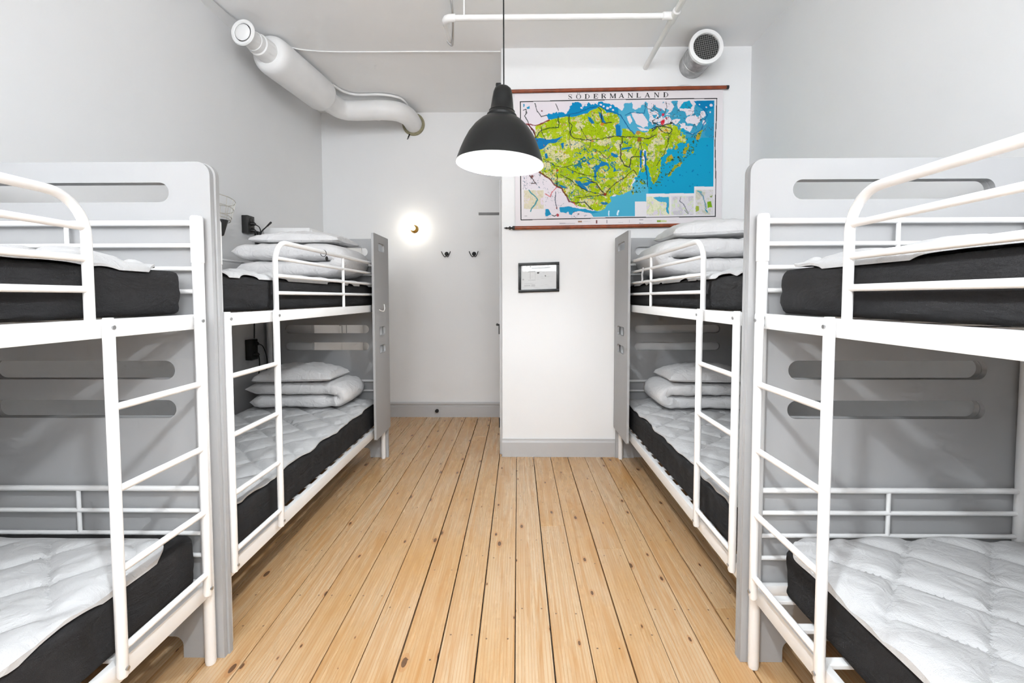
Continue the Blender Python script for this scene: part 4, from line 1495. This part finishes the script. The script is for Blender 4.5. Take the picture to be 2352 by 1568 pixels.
# valve: ring, dark gap, convex disc
zax = -dd
xax = zax.cross(Vector((0, 0, 1))).normalized()
yax = zax.cross(xax)
Mv = Matrix(((xax.x, yax.x, zax.x, v0.x), (xax.y, yax.y, zax.y, v0.y), (xax.z, yax.z, zax.z, v0.z), (0, 0, 0, 1)))
va = obj('valve_ring', lathe(B(), [(.066, -.04), (.068, -.012), (.092, -.004), (.094, .004), (.088, .012), (.072, .013), (.065, .006), (.062, -.03)], 40, Mv), 'white', dv)
obj('valve_gap', lathe(B(), [(0, -.012), (.063, -.012)], 32, Mv), 'mesh', va)
obj('valve_disc', lathe(B(), [(0, .022), (.03, .0205), (.05, .016), (.059, .008), (.058, .002), (0, .002)], 36, Mv), 'white', va)
# branch towards the back wall
p = [n1_ - dd * .04, Vector((-1.86, 4.78, DZ)), Vector((-1.80, 4.88, DZ)), Vector((-1.70, 4.905, DZ)), Vector((-1.5, 4.905, DZ + .004)), Vector((-1.40, 4.91, DZ + .006)), Vector((-1.27, 4.96, DZ + .01)), Vector((-1.20, 5.09, DZ + .016)), Vector((-1.187, 5.22, DZ + .022)), Vector((-1.187, YB, DZ + .024))]
obj('branch_pipe', tube(B(), smooth_path(p, 6), .098, 32), 'duct', dv)
for x in (-1.46,):
    obj('pipe_joint', tube(B(), [(x - .012, 4.907, DZ + .004), (x + .012, 4.907, DZ + .005)], .1, 32, True), 'duct', dv)
obj('wall_collar', lathe(B(), [(.097, 0), (.128, 0), (.128, .012), (.12, .02), (.097, .02)], 40, Matrix.Translation((-1.187, YB, DZ + .024)) @ Matrix.Rotation(PI / 2, 4, 'X')), 'ring', dv)
obj('loose_strap', tube(B(), smooth_path([(-1.23, YB - .02, DZ - .09), (-1.245, YB - .03, DZ - .13), (-1.255, YB - .03, DZ - .155)], 4), [.008, .007, .007, .007, .006, .005, .004, .003, .002], 6), 'iron', dv)
p = [(-1.815, 4.63, ZC - .018), (-1.77, 4.77, ZC - .018), (-1.66, 4.85, ZC - .018), (-1.42, 4.85, ZC - .018), (-1.28, 4.90, ZC - .018), (-1.21, 5.0, ZC - .018), (-1.195, 5.32, ZC - .018)]
tag(obj('cable_conduit', tube(B(), smooth_path(p, 6), .013, 10), 'white'), 'thin white conduit on the ceiling behind the exhaust duct', 'conduit')

# supply duct stub with grille above the map
sx0, sz0, sy0 = 1.475, 3.352, 3.715
sd = tag(empty('supply_duct', (sx0, YC, sz0)), 'short galvanised air duct with round grille above the map', 'duct')
Md = Matrix.Translation((sx0, YC, sz0)) @ Matrix.Rotation(PI / 2, 4, 'X')
ln = YC - sy0
obj('duct_body', lathe(B(), [(.108, 0), (.108, .1), (.111, .102), (.111, .112), (.108, .114), (.108, ln - .02)], 44, Md), 'galv', sd)
fl_ = obj('grille_flange', lathe(B(), [(.108, ln - .03), (.132, ln - .026), (.134, ln - .012), (.132, ln), (.104, ln + .003), (.1, ln - .004), (.1, ln - .02)], 44, Md), 'white', sd)
obj('grille_backing', lathe(B(), [(0, ln - .03), (.102, ln - .03)], 40, Md), 'mesh', sd)
bm = B()
for k in range(-6, 7):
    c = k * .0155
    h = math.sqrt(max(0, .1005 ** 2 - c * c))
    rot = math.radians(12)
    for ang in (rot, rot + PI / 2):
        ca, sa = math.cos(ang), math.sin(ang)
        e0 = Vector((sx0 + c * ca - h * sa, sy0 + .006, sz0 + c * sa + h * ca))
        e1 = Vector((sx0 + c * ca + h * sa, sy0 + .006, sz0 + c * sa - h * ca))
        tube(bm, [e0, e1], .0013, 5, False)
obj('grille_mesh', bm, 'wire', sd)

# water pipes under the ceiling
PZ, PX, PY = 3.34, 1.083, 3.30
wp = tag(empty('water_pipe', (PX, PY, PZ)), 'white painted pipe under the ceiling with a cross run to the left', 'pipe')
obj('long_run', tube(B(), [(PX + .0, REAR_Y + .001, PZ), (PX, YC + .02, PZ)], .0205, 16), 'white', wp)
obj('tee_fitting', tube(B(), [(PX, PY - .07, PZ), (PX, PY - .062, PZ), (PX, PY + .062, PZ), (PX, PY + .07, PZ)], [.021, .0275, .0275, .021], 16), 'white', wp)
obj('tee_fitting', tube(B(), [(PX, PY, PZ), (PX - .075, PY, PZ), (PX - .082, PY, PZ)], [.0265, .0265, .02], 16), 'white', wp)
p = [(PX, PY, PZ), (-.45, PY, PZ), (-.475, PY + .003, PZ), (-.495, PY + .014, PZ), (-.505, PY + .035, PZ), (-.506, PY + .06, PZ), (-.508, 3.58, PZ)]
obj('cross_run', tube(B(), p, .0195, 16), 'white', wp)
obj('elbow_fitting', tube(B(), [(-.43, PY, PZ), (-.45, PY, PZ), (-.475, PY + .003, PZ), (-.495, PY + .014, PZ), (-.505, PY + .035, PZ), (-.506, PY + .075, PZ)], .0255, 16), 'white', wp)
bm = B()
tube(bm, smooth_path([(-.47, PY + .06, ZC), (-.465, PY + .10, ZC - .05), (-.475, PY + .2, ZC - .13), (-.49, PY + .275, PZ - .03), (-.508, PY + .283, PZ - .027), (-.528, PY + .28, PZ - .004)], 6), .0085, 8)
obj('pipe_hanger', bm, 'steel', wp)
obj('hanger_rod', tube(B(), [(-.37, PY, PZ + .015), (-.37, PY, ZC)], .006, 8), 'white', wp)
# thin cable across the ceiling
p = [(-2.0, 3.82, ZC - .006), (-1.9, 3.97, ZC - .006), (-1.7, 4.03, ZC - .006), (-1.4, 4.045, ZC - .006), (-.8, 4.05, ZC - .006), (XC - .005, 4.06, ZC - .006)]
tag(obj('ceiling_cable', tube(B(), smooth_path(p, 6), .0055, 8), 'white'), 'thin white cable stapled straight across the ceiling', 'cable')
p = [(-2.16, 3.0, ZC - .005), (-2.15, 3.34, ZC - .005), (-2.128, 3.56, ZC - .005), (-2.06, 3.75, ZC - .005)]
tag(obj('duct_cable', tube(B(), smooth_path(p, 5), .0045, 8), 'trim'), 'thin grey cable along the ceiling to the exhaust duct', 'cable')


# ------------------------------------------------------------------ sockets, reading lamps on the left wall
def socket(z0, z1, y0, label, plugs):
    r = tag(empty('power_socket', (XL, y0 + .07, z0)), label, 'socket', 'black wall sockets')
    box_ = obj('housing', box(B(), XL + .001, XL + .052, y0, y0 + .1, z0, z1, .005), 'black', r)
    h = (z1 - z0) / 2
    for k in range(2):
        zc = z0 + h * (k + .5)
        obj('outlet', lathe(B(), [(.016, .001), (.019, .003), (.021, .0005)], 20, Matrix.Translation((XL + .052, y0 + .05, zc)) @ Matrix.Rotation(PI / 2, 4, 'Y')), 'iron', r)
    for zc, pts in plugs:
        pl = obj('plug', tube(B(), [(XL + .052, y0 + .05, zc), (XL + .075, y0 + .05, zc), (XL + .088, y0 + .055, zc - .008)], [.017, .016, .008], 12), 'black', r)
        obj('lead', tube(B(), smooth_path(pts, 6), .0042, 8), 'black', pl)
    return r


ys = 3.77
socket(1.93, 2.075, ys, 'black double socket with plugs above the far left upper bunk', [
    (2.01, [(XL + .08, ys + .055, 2.005), (XL + .1, ys + .085, 1.985), (XL + .1, ys + .1, 1.93), (XL + .085, ys + .1, 1.82), (XL + .06, ys + .1, 1.7)]),
    (1.955, [(XL + .08, ys + .055, 1.95), (XL + .085, ys + .06, 1.92), (XL + .07, ys + .06, 1.8), (XL + .06, ys + .06, 1.68)])])
socket(.885, 1.055, ys, 'black double socket above the far left lower bunk', [
    (1.02, [(XL + .08, ys + .055, 1.015), (XL + .1, ys + .09, .99), (XL + .11, ys + .13, .88), (XL + .09, ys + .15, .75), (XL + .06, ys + .15, .62)]),
    (.93, [(XL + .08, ys + .055, .925), (XL + .085, ys + .06, .85), (XL + .07, ys + .06, .72), (XL + .06, ys + .05, .6)])])
p = [(XL + .03, ys + .09, 1.66), (XL + .03, ys + .09, 1.4), (XL + .035, ys + .085, 1.2), (XL + .04, ys + .07, 1.06)]
tag(obj('socket_cable', tube(B(), smooth_path(p, 5), .005, 8), 'black'), 'black cable running between the upper and lower wall sockets', 'cable')
# gooseneck reading lamp
gl = tag(empty('reading_lamp', (XL, 3.98, 1.88)), 'small black gooseneck reading lamp beside the upper socket', 'reading lamp')
obj('mount', box(B(), XL + .001, XL + .03, 3.95, 4.0, 1.86, 1.97, .004), 'iron', gl)
obj('gooseneck', tube(B(), smooth_path([(XL + .03, 3.97, 1.87), (XL + .06, 3.93, 1.90), (XL + .075, 3.93, 1.96), (XL + .085, 3.98, 2.005), (XL + .09, 4.02, 2.035)], 6), .0055, 8), 'black', gl)
obj('lamp_head', tube(B(), [(XL + .088, 4.0, 2.02), (XL + .094, 4.05, 2.058)], [.007, .009], 12), 'black', gl)

# caged lamp on the wall, half hidden by the near board
cg = tag(empty('cage_lamp', (-2.14, 3.30, 1.85)), 'wire cage wall lamp with black cone half hidden by the near left board', 'wall lamp')
cgx, cgy = -2.145, 3.335
bm = B()
tiltx = .25


def cage_pt(r, a, z):
    return (cgx + r * math.cos(a), cgy + r * math.sin(a), z - (r * math.sin(a)) * tiltx)


for r, z in ((.1, 2.105), (.088, 2.045), (.072, 1.985), (.066, 1.965)):
    tube(bm, [cage_pt(r, 2 * PI * k / 28, z) for k in range(29)], .0028, 6, False)
for k in range(12):
    a = 2 * PI * k / 12
    tube(bm, [cage_pt(.1, a, 2.105), cage_pt(.088, a, 2.045), cage_pt(.066, a, 1.965)], .0018, 5, False)
obj('wire_cage', bm, 'cagewire', cg)
obj('black_cone', tube(B(), [(cgx, cgy, 1.848), (cgx, cgy, 1.852), (cgx, cgy, 1.958), (cgx, cgy, 1.962)], [.016, .022, .052, .052], 24), 'black', cg)
obj('wall_bracket', tube(B(), [(XL + .001, cgy, 1.88), (cgx - .015, cgy, 1.88)], .009, 8), 'black', cg)

# ------------------------------------------------------------------ small ties and tags on the beds
b = beds['fl']
p = [(-.012, 1.885, 1.424), (-.022, 1.9, 1.435), (-.02, 1.925, 1.415), (-.03, 1.93, 1.35), (-.05, 1.935, 1.305), (-.075, 1.97, 1.29), (-.078, 2.0, 1.31), (-.07, 2.01, 1.345)]
obj('tie_cord', tube(B(), smooth_path([b.P(*q) for q in p], 5), .004, 7), 'cord', b.root)
ry = 1.0
kr = tag(empty('key_ring', b.P(-.014, ry, 1.6)), 'small dark ring with tag hanging on the far left guard rail', 'key ring')
obj('ring', tube(B(), [b.P(-.0005 + .0175 * math.cos(a), ry, 1.668 + .0195 * math.sin(a)) for a in [2 * PI * k / 18 for k in range(19)]], .0018, 6, False), 'iron', kr)
obj('key_tag', lathe(B(), [(0, -.003), (.013, -.003), (.015, 0), (.013, .003), (0, .003)], 16, Matrix.Translation(b.P(-.02, ry, 1.636)) @ Matrix.Rotation(PI / 2, 4, 'Y')), 'iron', kr)
b = beds['fr']
obj('knotted_strap', tube(B(), smooth_path([b.P(*q) for q in ((-.016, 1.45, 1.605), (-.018, 1.45, 1.575), (-.022, 1.452, 1.56), (-.018, 1.458, 1.53), (-.022, 1.46, 1.5))], 5), .006, 7), 'trim', b.root)
